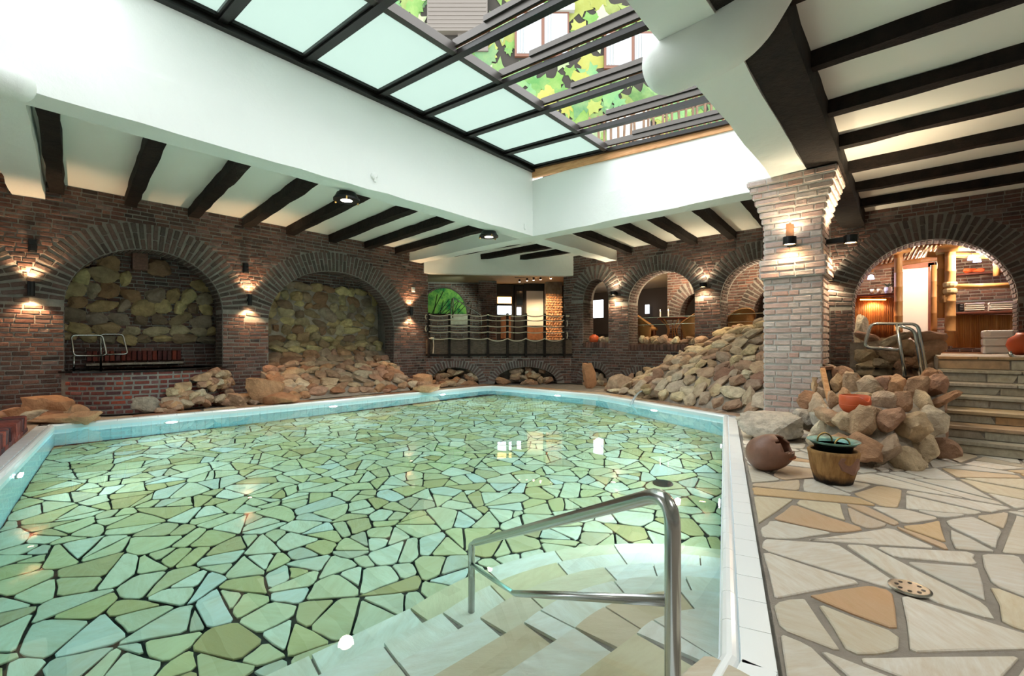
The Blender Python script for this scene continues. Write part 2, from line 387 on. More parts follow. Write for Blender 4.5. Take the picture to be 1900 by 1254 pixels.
def bsp(poly, target, ang=None, jit=.5):
    a = abs(area(poly))
    if a < target * random.uniform(.7, 1.9): return [poly]
    c = (sum(p[0] for p in poly) / len(poly), sum(p[1] for p in poly) / len(poly))
    # cut across the longest extent
    best = max(((poly[i][0] - poly[j][0]) ** 2 + (poly[i][1] - poly[j][1]) ** 2, i, j) for i in range(len(poly)) for j in range(i))
    dx, dy = poly[best[1]][0] - poly[best[2]][0], poly[best[1]][1] - poly[best[2]][1]
    th = math.atan2(dy, dx) + random.gauss(0, jit); n = (math.cos(th), math.sin(th)); L = math.sqrt(best[0]); o = random.uniform(-.16, .16) * L
    p = (c[0] + n[0] * o, c[1] + n[1] * o)
    return bsp(clip(poly, p, n), target, ang, jit) + bsp(clip(poly, p, (-n[0], -n[1])), target, ang, jit)
def voronoi(sites, rect, st=(1, 1)):
    out = []; S = np.array(sites)
    for i, s in enumerate(S):
        d = np.hypot(S[:, 0] - s[0], S[:, 1] - s[1]); idx = np.argsort(d)[1:26]; poly = list(rect)
        for j in idx:
            t = S[j]; m_ = ((s[0] + t[0]) / 2, (s[1] + t[1]) / 2); poly = clip(poly, m_, (t[0] - s[0], t[1] - s[1]))
            if len(poly) < 3: break
        if len(poly) > 2: out.append(poly)
    return out
def stone(poly, z, th=.03, gap=.012, wob=.012, ch=.008, zj=.004):
    """one flagstone: wobbly outline, chamfered top edge"""
    if area(poly) < 0: poly = poly[::-1]
    p = inset(poly, gap)
    if len(p) < 3 or abs(area(p)) < .004: return None
    q = []
    for i in range(len(p)):
        a, b = p[i], p[(i + 1) % len(p)]; l = math.hypot(b[0] - a[0], b[1] - a[1])
        if l < .03: 
            if l > .012: q.append(a)
            continue
        k = 2 if l > .16 else 1
        nx, ny = (b[1] - a[1]) / l, -(b[0] - a[0]) / l; cut = min(.03, l * .18)
        for t in [cut / l, ] + ([.5] if k == 2 else []) + [1 - cut / l]:
            w1 = random.uniform(-wob, wob * .3); q.append((a[0] + (b[0] - a[0]) * t + nx * w1, a[1] + (b[1] - a[1]) * t + ny * w1))
    if len(q) < 3: return None
    n = len(q); c = (sum(x[0] for x in q) / n, sum(x[1] for x in q) / n); z = z + random.uniform(-zj, zj)
    def sh(x, d): 
        l = math.hypot(x[0] - c[0], x[1] - c[1]); return (x[0] - (x[0] - c[0]) / l * d, x[1] - (x[1] - c[1]) / l * d)
    vs = [(x[0], x[1], z - th) for x in q] + [(x[0], x[1], z - ch) for x in q] + [(*sh(x, ch * 1.5), z) for x in q]
    fs = [tuple(range(2 * n, 3 * n))] + [(i, (i + 1) % n, n + (i + 1) % n, n + i) for i in range(n)] + [(n + i, n + (i + 1) % n, 2 * n + (i + 1) % n, 2 * n + i) for i in range(n)]
    me = mesh(vs, fs, 'flagstone'); me['c'] = (c[0], c[1], z); me['sz'] = math.sqrt(abs(area(p))); return (me, None)

# ------------------------------------------------------------------ brick walls with arches
def arch(s0, s1, sill, spring, top, ring=.5, floor=0):
    return dict(s0=s0, s1=s1, c=(s0 + s1) / 2, a=(s1 - s0) / 2, sill=sill, zs=spring, r=top - spring, ring=ring)
def arch_z(h, s, grow=0):
    t = (s - h['c']) / (h['a'] + grow)
    return None if abs(t) > 1.0001 else h['zs'] + (h['r'] + grow) * math.sqrt(max(0, 1 - t * t))
def brick_wall(name, org, sd, nr, s0, s1, z0, z1, holes, course=.078, blen=.215, depth=.5, limit=300, mt='brick', label=None, mort='mortar', proud=.012, cap=None):
    org, sd, nr = Vector(org), Vector(sd), Vector(nr); up = Vector((0, 0, 1))
    P = lambda s, z, d=0: org + sd * s + up * z + nr * d
    g = G(); ss = {s0, s1}
    for h in holes:
        ss |= {h['s0'], h['s1']} | {h['c'] + h['a'] * math.sin(math.pi * (k / 24 - .5)) for k in range(25)}
    ss = sorted(x for x in ss if s0 <= x <= s1)
    def quad(a, b, c, d): g.add([a, b, c, d], [(0, 1, 2, 3)])
    for a, b in zip(ss, ss[1:]):
        if b - a < 1e-6: continue
        mid = (a + b) / 2; hs = [h for h in holes if h['s0'] < mid < h['s1']]
        if not hs: quad(P(a, z0), P(b, z0), P(b, z1), P(a, z1)); continue
        h = sorted(hs, key=lambda h: h['sill']); lo = z0, z0
        for q in h:
            if q['sill'] > z0: quad(P(a, lo[0]), P(b, lo[1]), P(b, q['sill']), P(a, q['sill'])); quad(P(a, q['sill']), P(b, q['sill']), P(b, q['sill'], -depth), P(a, q['sill'], -depth))
            ta, tb = arch_z(q, max(a, q['s0'])), arch_z(q, min(b, q['s1'])); lo = (ta, tb)
            quad(P(a, ta), P(b, tb), P(b, tb, -depth), P(a, ta, -depth))
        quad(P(a, lo[0]), P(b, lo[1]), P(b, z1), P(a, z1))
    for h in holes:
        for e in (h['s0'], h['s1']): quad(P(e, h['sill']), P(e, h['zs']), P(e, h['zs'], -depth), P(e, h['sill'], -depth))
    wall = g.make(name, mort, kind='structure', label=label)
    pcs = []; z = z0 + course / 2; row = 0
    while z < z1 - course * .3:
        iv = [(s0, s1)]
        for h in holes:
            cut = None
            if h['sill'] - .02 < z < h['zs']: cut = (h['s0'] + .0, h['s1'] - .0)
            if z >= h['zs'] - course * .5:
                g_ = h['ring']; R = h['r'] + g_; t = (z - h['zs']) / R
                if t < 1:
                    hw = (h['a'] + g_) * math.sqrt(max(0, 1 - max(0, t) ** 2)); cut = (h['c'] - hw, h['c'] + hw)
                    if h['sill'] > z: cut = None
            elif h['sill'] < z < h['zs'] and h['ring'] > .3 and False: pass
            if cut:
                nv = []
                for a, b in iv:
                    if cut[1] <= a or cut[0] >= b: nv.append((a, b)); continue
                    if cut[0] > a: nv.append((a, cut[0]))
                    if cut[1] < b: nv.append((cut[1], b))
                iv = nv
        for a, b in iv:
            x = a - (blen * .5 if row % 2 else 0) - random.uniform(0, .04)
            while x < b:
                l = blen * random.choice((1, 1, 1, .9, 1.08, .55)); xa, xb = max(x, a), min(x + l, b)
                if xb - xa > .05: pcs.append(bpiece(P((xa + xb) / 2, z + random.uniform(-.004, .004), proud - .035 + random.uniform(-.004, .004)), sd, nr, xb - xa - .014, course - .016 - random.uniform(0, .008), .07, up))
                x += l
        z += course; row += 1
    vp = []
    for h in holes:
        if h['ring'] <= 0: continue
        # voussoirs and the bricks of the reveal
        A_, R_ = h['a'], h['r']; per = []; t = -math.pi / 2
        pts = [(h['c'] + A_ * math.sin(q), h['zs'] + R_ * math.cos(q), q) for q in np.linspace(-math.pi / 2, math.pi / 2, 400)]
        acc = 0; step = .085 if h['ring'] > .3 else .075; lastp = pts[0]; flip = 0
        for p_ in pts[1:]:
            acc += math.hypot(p_[0] - lastp[0], p_[1] - lastp[1]); lastp = p_
            if acc >= step:
                acc = 0; q = p_[2]; nx, nz = math.sin(q) / A_, math.cos(q) / R_; l = math.hypot(nx, nz); nx, nz = nx / l, nz / l
                if not s0 < p_[0] < s1: continue
                rad = sd * nx + up * nz; tan = sd * nz - up * nx; o = P(p_[0], p_[1])
                cuts = ((0, h['ring'] * .62), (h['ring'] * .62, h['ring'])) if flip % 2 else ((0, h['ring'] * .38), (h['ring'] * .38, h['ring']))
                if h['ring'] < .3: cuts = ((0, h['ring']),)
                flip += 1
                for c0, c1 in cuts:
                    vp.append(bpiece(o + rad * ((c0 + c1) / 2) + nr * (proud - .033), rad, nr, c1 - c0 - .014, step * (1 + .5 * c0) - .02, .07, tan))
                for k in range(max(1, int(depth / .22))):
                    vp.append(bpiece(o + rad * .02 - nr * (.05 + .22 * (k + .5)), nr, rad, .205, step - .02, .07, tan))
        zz = max(h['sill'], z0) + course / 2; k2 = 0
        while zz < h['zs'] - .02:
            for e, sg in ((h['s0'], 1), (h['s1'], -1)):
                if not s0 < e < s1: continue
                x = .01 if k2 % 2 else -.1
                while x < depth - .05:
                    xa, xb = max(0, x), min(depth, x + .215)
                    vp.append(bpiece(P(e, zz, -(xa + xb) / 2) - sd * sg * .025, nr, sd * sg, xb - xa - .014, course - .018, .07, up)); x += .215
            zz += course; k2 += 1
    emit(wall, 'brick', pcs, mt, 300 if limit >= 400 else limit * 2 // 3)
    if vp: emit(wall, 'arch_brick', vp, 'voussoir' if mt == 'brick' else mt, 300 if limit >= 400 else limit // 3 + 40)
    return wall

# ================================================================== THE SETTING
Lw, Rw = 11.05, 12.0          # planes of the left wall (y) and the far wall (x)
CE = 3.98                     # ceiling of the side bays
POOL = [(-1.1, .36), (1.89, .36), (8.26, 2.2), (9.78, 5.6), (9.86, 8.6), (9.72, 9.25), (9.35, 9.45), (3.4, 9.58), (.45, 9.8)]
ZW, ZF = -.06, -1.42          # water level and pool floor
def slab(name, a, b, mt, **k): return G().box(a, b).make(name, mt, kind='structure', **k)
# deck bed with the pool cut out
bm = bmesh.new()
def loop(pts, z):
    vs = [bm.verts.new((p[0], p[1], z)) for p in pts]; return [bm.edges.new((vs[i], vs[(i + 1) % len(vs)])) for i in range(len(vs))]
es = loop([(-7.2, -7.2), (18.4, -7.2), (18.4, 15.4), (-7.2, 15.4)], -.03) + loop(POOL, -.03)
bmesh.ops.triangle_fill(bm, edges=es, use_beauty=True, normal=(0, 0, 1))
me = bpy.data.meshes.new('floor'); bm.to_mesh(me); bm.free()
floor = link('floor', me, 'grout', kind='structure')
# ceiling slabs around the roof light
ceil = G()
for a, b in (((-7, 6.6, CE), (12.4, 13, 4.25)), ((-7, -7, CE), (12.4, 1.3, 4.25)), ((8.3, 1.3, CE), (12.4, 6.6, 4.25)), ((-7, 1.3, CE), (0, 6.6, 4.25))): ceil.box(a, b)
ceil.make('ceiling', 'ceiling_paint', kind='structure')
# plastered beams and well walls of the roof light
def rough_beam(name, a, b, mt, seg=.35, jit=.012, parent=None, **k):
    """a long box cut into segments with uneven edges"""
    a, b = Vector(a), Vector(b); d = b - a; ax = max(range(3), key=lambda i: d[i]); n = max(2, int(d[ax] / seg)); o = [i for i in range(3) if i != ax]
    vs = []; fs = []; r = random.Random(int(a[0] * 100 + a[1] * 37))
    for i in range(n + 1):
        t = a[ax] + d[ax] * i / n
        for p, q in ((a[o[0]], a[o[1]]), (b[o[0]], a[o[1]]), (b[o[0]], b[o[1]]), (a[o[0]], b[o[1]])):
            c = [0, 0, 0]; c[ax] = t; c[o[0]] = p + r.uniform(-jit, jit); c[o[1]] = q + r.uniform(-jit, jit); vs.append(c)
    for i in range(n):
        for j in range(4): fs.append((4 * i + j, 4 * i + (j + 1) % 4, 4 * i + 4 + (j + 1) % 4, 4 * i + 4 + j))
    fs += [(3, 2, 1, 0), (4 * n, 4 * n + 1, 4 * n + 2, 4 * n + 3)]
    return link(name, mesh(vs, fs), mt, parent, **k)
K = dict(kind='structure')
rough_beam('ceiling_beam', (-7, 6.42, 3.66), (Rw, 6.81, 4.24), 'plaster', **K)
rough_beam('ceiling_beam', (8.06, 1.0, 3.66), (8.47, Lw, 4.24), 'plaster', **K)
rough_beam('ceiling_beam', (-7, 1.09, 3.66), (8.2, 1.52, 4.24), 'plaster', **K)
def shear(o, ax, by, k, at):
    for v in o.data.vertices: v.co[ax] += (v.co[by] - at) * k
    return o
shear(rough_beam('ceiling_beam', (.21, 6.6, 3.66), (.60, Lw, 4.2), 'plaster', **K), 0, 1, .085, Lw)
rough_beam('ceiling_beam', (-.4, 1.2, 3.7), (.02, 6.6, 4.24), 'plaster', **K)
g = G(); g.box((-.3, 6.44, 4.2), (8.45, 6.81, 5.2)); g.box((8.08, 1.1, 4.2), (8.45, 6.44, 4.93)); g.box((-.3, 1.1, 4.2), (8.08, 1.5, 4.85)); g.box((-.3, 1.5, 4.2), (.02, 6.44, 4.95))
g.make('wall_roof_light', 'plaster', **K)
rough_beam('ceiling_beam', (-7, .70, 3.68), (Rw, 1.085, CE), 'dark_wood', jit=.008, **K)
# dark joists
for i, m_ in enumerate((-2.2, -1.2, -.2, .74, 1.72, 2.72, 3.72, 4.66, 5.69, 6.70, 7.67)):
    shear(rough_beam('ceiling_joist', (m_ - .095, 6.78, 3.80), (m_ + .095, Lw, CE), 'dark_wood', jit=.011, **K), 0, 1, .085, Lw)
for m_ in (-.6, .5, 1.65, 2.8, 3.95, 5.1, 6.24, 7.38, 8.54, 9.7, 10.87):
    rough_beam('ceiling_joist', (m_, -7, 3.83), (m_ + .14, .72, CE), 'dark_wood', jit=.011, **K)
for m_ in (8.95, 9.85, 10.75): rough_beam('ceiling_joist', (m_, 6.8, 3.83), (m_ + .15, 10.2, CE), 'dark_wood', jit=.011, **K)
for n_ in (2.42, 3.28, 4.22, 5.02, 6.05): shear(rough_beam('ceiling_joist', (8.45, n_ - .09, 3.81), (Rw, n_ + .09, CE), 'dark_wood', jit=.011, **K), 1, 0, .06, Rw)
# closing walls behind the camera
slab('wall_front', (-7.2, -7, 0), (-7, 13.5, 4.2), 'plaster'); slab('wall_near', (-7, -7.2, 0), (12.6, -7, 4.2), 'plaster')

# ---- brick walls
A0 = arch(-2.7, -.08, 0, 1.9, 3.02); A1 = arch(.83, 3.25, 0, 1.92, 3.04); A2 = arch(4.17, 7.54, 0, 1.75, 3.08, .48)
wl = brick_wall('wall_left', (0, Lw, 0), (1, 0, 0), (0, -1, 0), -4, 8.75, 0, CE, [A0, A1, A2], depth=.45, limit=420)
# right wall (arches of the restaurant) and the wall of the bar
S_ = arch(6.7, 7.58, 1.26, 2.55, 3.2, .42); M_ = arch(4.19, 6.06, 1.2, 2.4, 3.24, .42); R_ = arch(1.75, 3.56, 1.2, 2.35, 3.25, .42)
LS = arch(6.75, 7.6, 0, .1, .5, .2); LM = arch(4.95, 6.25, 0, .05, .42, .2)
wr = brick_wall('wall_right', (Rw, 0, 0), (0, 1, 0), (-1, 0, 0), 1.3, 8.3, 0, CE, [S_, M_, R_, LS, LM], depth=.6, limit=400)
BA = arch(-1.45, .91, 1.0, 2.0, 3.25, .48)
wb = brick_wall('wall_bar', (Rw, 0, 0), (0, 1, 0), (-1, 0, 0), -6, 1.3, 0, CE, [BA], depth=.5, limit=400)
# diagonal wall under the balcony
DO = Vector((8.67, Lw, 0)); DD = Vector((Rw - 8.67, 8.01 - Lw, 0)); DL = DD.length; DD.normalize(); DN = Vector((DD.y, -DD.x, 0))
if DN.dot(Vector((-1, -1, 0))) < 0: DN = -DN
def dg(u, v, off=0):
    """point on the diagonal plane seen at a pixel"""
    r = (u - CX) / F; dx, dy = w_(r, 1); o = DO + DN * off; t = DN.dot(o) / (DN.x * dx + DN.y * dy)
    return Vector((dx * t, dy * t, H + (CY - v) / F * t))
def ds(u): return (dg(u, 640) - DO).dot(DD)
DA = arch(ds(798), ds(889), 0, .02, .52, .22); DB = arch(ds(918), ds(1034), 0, .02, .52, .22)
wd = brick_wall('wall_balcony', DO, DD, DN, 0, DL, 0, .92, [DA, DB], depth=.5, limit=260)

# ---- roof light: rails, frosted panes, pushed-back sliding frames
def zr(n): return 5.2 - .075 * (6.42 - n)
rl = empty('roof_light', (4, 4, 5), 'sliding glass roof light with dark metal rails and frosted panes above the pool', 'roof light')
rails = [at_n(u, v, 6.42).x for u, v in ((409, 48), (564, 120), (700, 171), (783, 223), (862, 260), (932, 291))]
rails = [rails[0] - 1.08] + rails + [8.02]
NM = (at_z(1122, 280, 5.05).y + at_z(702, 2, 5.05).y) / 2
for i, m_ in enumerate(rails):
    g = G(); g.bar((m_, 6.44, zr(6.44) - .01), (m_, 1.45, zr(1.45) - .01), .10, .07); under(g.make('rail', 'alu_black'), rl)
    if 0 < i:
        g = G(); g.bar((m_ - .07, NM, zr(NM) + .10), (m_ - .07, 1.45, zr(1.45) + .10), .035, .10); g.bar((m_ - .105, NM - .6, zr(NM - .6) + .17), (m_ - .105, 1.45, zr(1.45) + .17), .03, .07)
        under(g.make('track', 'aluminium'), rl)
        g = G(); g.bar((m_ - .045, NM, zr(NM) + .055), (m_ - .045, 1.45, zr(1.45) + .055), .012, .018); under(g.make('track_strip', 'copper_strip'), rl)
g = G(); g.box((-.2, 6.34, 5.1), (8.05, 6.46, 5.27)); under(g.make('frame_edge', 'alu_black'), rl)
for i in range(len(rails) - 1):
    a, b = rails[i] + .05, rails[i + 1] - .05
    g = G(); z0, z1 = zr(6.36) + .02, zr(NM) + .02
    g.add([(a, 6.36, z0), (b, 6.36, z0), (b, NM, z1), (a, NM, z1), (a, 6.36, z0 + .012), (b, 6.36, z0 + .012), (b, NM, z1 + .012), (a, NM, z1 + .012)], [(0, 1, 2, 3), (7, 6, 5, 4), (0, 4, 5, 1), (1, 5, 6, 2), (2, 6, 7, 3), (3, 7, 4, 0)])
    under(g.make('pane', 'frosted'), rl)
    g = G(); g.bar((a, NM, zr(NM) + .03), (b, NM, zr(NM) + .03), .09, .12); under(g.make('sliding_frame', 'aluminium'), rl)
    g = G(); g.bar((a, 6.30, zr(6.3)), (b, 6.30, zr(6.3)), .06, .05); g.bar((a + .02, 6.3, zr(6.3)), (a + .02, NM, zr(NM)), .03, .04); g.bar((b - .02, 6.3, zr(6.3)), (b - .02, NM, zr(NM)), .03, .04)
    under(g.make('sash', 'alu_black'), rl)
g = G(); g.add([(8.04, 6.42, 4.98), (8.12, 6.42, 4.98), (8.12, 1.5, 4.72), (8.04, 1.5, 4.72), (8.04, 6.42, 5.17), (8.12, 6.42, 5.17), (8.12, 1.5, 4.86), (8.04, 1.5, 4.86)], [(0, 3, 2, 1), (4, 5, 6, 7), (0, 1, 5, 4), (1, 2, 6, 5), (2, 3, 7, 6), (3, 0, 4, 7)])
g.make('trim_1', 'pine', kind='structure')

# ---- painted facade of the neighbouring house, seen through the roof light
FY = 20.0
def fc(u, v, off=0):
    p = at_d(u, v, FY - off); return p
fx = Vector((ST, -CT, 0)); fn = Vector((-CT, -ST, 0))           # across the facade, towards the camera
fac = empty('house_facade', at_d(950, 500, FY), 'neighbouring house wall painted with giant ivy leaves, beyond the roof light', 'building')
def fbox(u0, v0, u1, v1, t=.1, off=0, name='wall', mt='facade_paint', parent=None):
    a, b = at_d(u0, v1, FY), at_d(u1, v0, FY); c = (a + b) / 2 + fn * (off + t / 2); g = G(); g.obox(c, fx * (b - a).dot(fx), fn * t, Vector((0, 0, 1)) * (b.z - a.z))
    o = g.make(name, mt); return under(o, fac) if parent is None else link_child(o, parent)
def link_child(o, parent):
    o.parent = parent; o.matrix_parent_inverse = parent.matrix_parent_inverse.copy() if False else Matrix.Identity(4); 
    o.matrix_parent_inverse = Matrix.Identity(4); return o
fbox(420, -420, 1620, 400, .3, -.3)
LEAF = [(0, 0), (.16, -.06), (.42, -.3), (.47, .02), (.62, .12), (.36, .34), (.44, .62), (.2, .56), (0, 1.0), (-.2, .56), (-.44, .62), (-.36, .34), (-.62, .12), (-.47, .02), (-.42, -.3), (-.16, -.06)]
def leaf_mesh(k):
    r = random.Random(k); vs = [(0, .22, .02)]; 
    for x, y in LEAF: vs.append((x * r.uniform(.85, 1.15), y * r.uniform(.9, 1.1), 0))
    n = len(LEAF); vs += [(v[0], v[1], -.01) for v in vs[1:]]
    fs = [(0, 1 + i, 1 + (i + 1) % n) for i in range(n)] + [(1 + (i + 1) % n, 1 + i, 1 + n + i, 1 + n + (i + 1) % n) for i in range(n)]
    return mesh(vs, fs, 'leaf')
LEAVES = [leaf_mesh(i) for i in range(6)]
wins = ((955, 25, 1055, 108), (1120, 62, 1222, 130), (795, -5, 905, 66), (1125, 205, 1200, 245))
pcs = []; r = random.Random(5)
for v in range(-300, 300, 20):
    for u in range(560, 1520, 32):
        uu, vv = u + r.uniform(-16, 16), v + r.uniform(-11, 11); s = r.uniform(.55, 1.15)
        if any(a - 16 < uu < c + 16 and b - 22 < vv < d + 22 for a, b, c, d in wins): s *= .5
        if any(a < uu < c and b < vv < d for a, b, c, d in wins): continue
        an = r.uniform(-.6, .6) + math.pi; ca, sa = math.cos(an), math.sin(an); up = Vector((0, 0, 1))
        pcs.append((LEAVES[r.randrange(6)], frame(at_d(uu, vv, FY) + fn * r.uniform(.012, .05), (fx * ca + up * sa) * s, (-fx * sa + up * ca) * s, fn)))
emit(fac, 'painted_leaf', pcs, 'mural_leaf', 300)
for (a, b, c, d), mt in zip(wins[:2], ('window_brown',) * 2):
    fbox(a, b, c, d, .12, .02, 'window', mt)
    mid = (a + c) / 2 + 2
    for p, q in ((a + 4, mid - 3), (mid + 3, c - 3)):
        fbox(p, b + 5, q, d - 5, .03, .13, 'pane', 'curtain')
        for k in range(3): fbox(p + 3 + 5 * k, b + 6, p + 5 + 5 * k, d - 6, .05, .14, 'curtain_fold', 'facade_white')
fbox(945, 14, 1065, 26, .25, .02, 'window_hood', 'facade_white')
fbox(795, -5, 905, 66, .3, .02, 'shutter_box', 'shutter_grey'); fbox(850, 66, 906, 98, .12, .02, 'shutter', 'shutter_grey')
for k in range(9): fbox(797, -2 + k * 7.5, 903, 1 + k * 7.5, .02, .32, 'shutter_slat', 'shutter_grey')
fbox(1125, 205, 1205, 262, .1, .02, 'garden_door', 'facade_white')
fen = empty('stick_fence', at_d(1230, 300, 17), 'row of thin brown sticks forming a fence beyond the roof light', 'fence')
for k in range(26):
    u = 1100 + k * 11.5 + random.uniform(-2, 2); b_ = 262 - k * 2.6; t = b_ - 44 - (8 if k > 10 else 0) * random.random(); g = G(); g.tube([at_d(u, b_ + 40, 17), at_d(u + random.uniform(-6, 4), t, 17)], .045, 6); under(g.make('stick', 'fence_stick'), fen)
g = G(); g.bar(at_d(1095, 246, 17.1), at_d(1400, 170, 17.1), .05, .06); under(g.make('cross_bar', 'fence_stick'), fen)

# ---- big plastered ducts under the beams
def capsule(g, pts, r, seg=20):
    pts = [Vector(p) for p in pts]; d0 = (pts[0] - pts[1]).normalized(); d1 = (pts[-1] - pts[-2]).normalized(); P_ = []; R_ = []
    for k in range(6):
        a = math.pi / 2 * (1 - k / 6); P_.append(pts[0] + d0 * r * math.sin(a) * .8); R_.append(max(.004, r * math.cos(a)))
    for p in pts: P_.append(p); R_.append(r)
    for k in range(1, 7):
        a = math.pi / 2 * k / 6; P_.append(pts[-1] + d1 * r * math.sin(a) * .8); R_.append(max(.004, r * math.cos(a)))
    return g.tube(P_, R_, seg)
g = G(); capsule(g, fillet([(3.80, 1.56, 3.60), (3.78, 1.0, 3.62), (3.72, .80, 3.86)], .35, 8), .245)
g.make('ventilation_duct', 'duct_plaster', smooth=True, label='fat white plastered duct wrapped under the beam beside the dark ceiling joists', cat='duct')
g = G(); capsule(g, [(-1.6, 6.34, 3.66), (-.9, 6.34, 3.66), (.16, 6.34, 3.66)], .16)
g.make('ventilation_duct', 'duct_plaster', smooth=True, label='white plastered duct with rounded end under the long white beam', cat='duct')

# ================================================================== POOL
PC = POOL
def off(d):
    out = []; n = len(PC)
    for i in range(n):
        p0, p1, p2 = Vector(PC[i - 1]), Vector(PC[i]), Vector(PC[(i + 1) % n]); a = (p1 - p0).normalized(); b = (p2 - p1).normalized()
        na, nb = Vector((-a.y, a.x)), Vector((-b.y, b.x)); q = na + nb; out.append(tuple(p1 + q * (d / (1 + na.dot(nb)))))
    return out
rim_in, wall_in, wat = off(.2), off(.19), off(.17)
g = G(); n_ = len(wall_in)
for i in range(n_):
    a, b = wall_in[i], wall_in[(i + 1) % n_]; g.add([(a[0], a[1], ZF), (b[0], b[1], ZF), (b[0], b[1], -.06), (a[0], a[1], -.06)], [(0, 1, 2, 3)])
pw = g.make('wall_pool', 'tile_grout', kind='structure')
pcs = []
for i in range(n_):
    a, b = Vector((*wall_in[i], 0)), Vector((*wall_in[(i + 1) % n_], 0)); d = b - a; L = d.length; d.normalize(); nr = Vector((-d.y, d.x, 0)); k = int(L / .125)
    if k < 1: continue
    for j in range(k):
        for q in range(6):
            pcs.append((TILE, frame(a + d * (j + .5) * L / k + Vector((0, 0, -.06 - .245 * q - .12)) + nr * .003, d * (L / k - .005), nr * .012, Vector((0, 0, .238)))))
emit(pw, 'wall_tile', pcs, 'tile_blue', 300)
# rim: flat tiles and a rounded lip
g = G()
for i in range(len(PC)):
    a, b = PC[i], PC[(i + 1) % len(PC)]; c, d = rim_in[i], rim_in[(i + 1) % len(PC)]
    g.add([(*a, -.012), (*b, -.012), (*d, -.012), (*c, -.012), (*c, -.09), (*d, -.09)], [(0, 1, 2, 3), (3, 2, 5, 4)])
rim = g.make('trim_2', 'tile_grout', kind='structure', label='white tiled rim of the pool')
pcs = []; lips = []
mid_in = off(.125)
for i in range(len(PC)):
    a, b = Vector((*PC[i], 0)), Vector((*PC[(i + 1) % len(PC)], 0)); d = b - a; L = d.length; d.normalize(); nr = Vector((-d.y, d.x, 0)); k = max(1, round(L / .25))
    for j in range(k):
        c = a + d * (j + .5) * L / k
        pcs.append((TILE, frame(c + nr * .062 + Vector((0, 0, -.004)), d * (L / k - .004), nr * .118, Vector((0, 0, .016)))))
    a, b = Vector((*mid_in[i], 0)), Vector((*mid_in[(i + 1) % len(PC)], 0)); L = (b - a).length; k = max(1, round(L / .25))
    for j in range(k):
        gg = G(); p, q = a + d * (j * L / k + .002), a + d * ((j + 1) * L / k - .002); o = nr * .036 + Vector((0, 0, -.022)); gg.tube([p + o, q + o], .036, 12)
        me = mesh(gg.v, gg.f); me['c'] = tuple((p + q) / 2); me['sz'] = L / k; lips.append((me, None))
emit(rim, 'rim_tile', pcs, 'tile_white', 200); emit(rim, 'lip_tile', lips, 'tile_white', 200)
# floor of irregular flagstones
g = G(); g.add([(*p, ZF - .035) for p in off(.1)], [tuple(range(len(PC)))]); pf = g.make('floor_pool', 'grout_dark', kind='structure')
r = random.Random(11); sites = []
x = -1.3
while x < 10.4:
    y = .1
    while y < 10.4:
        sites.append((x + r.uniform(-.22, .22), y + r.uniform(-.19, .19))); y += .36
    x += .44
rect = [(-2, -.5), (10.5, -.5), (10.5, 10.5), (-2, 10.5)]
cells = voronoi(sites, rect); fl = off(.2); pcs = []; random.seed(13)
for c in cells:
    for i in range(len(fl)):
        a, b = fl[i], fl[(i + 1) % len(fl)]; c = clip(c, a, (b[1] - a[1], -(b[0] - a[0])))
        if len(c) < 3: break
    if len(c) > 2:
        for s in bsp(c, .066, jit=.3):
            st = stone(s, ZF, .02, .0046, .010, .004, .002)
            if st: pcs.append(st)
emit(pf, 'flagstone', pcs, 'pool_flag', 300)
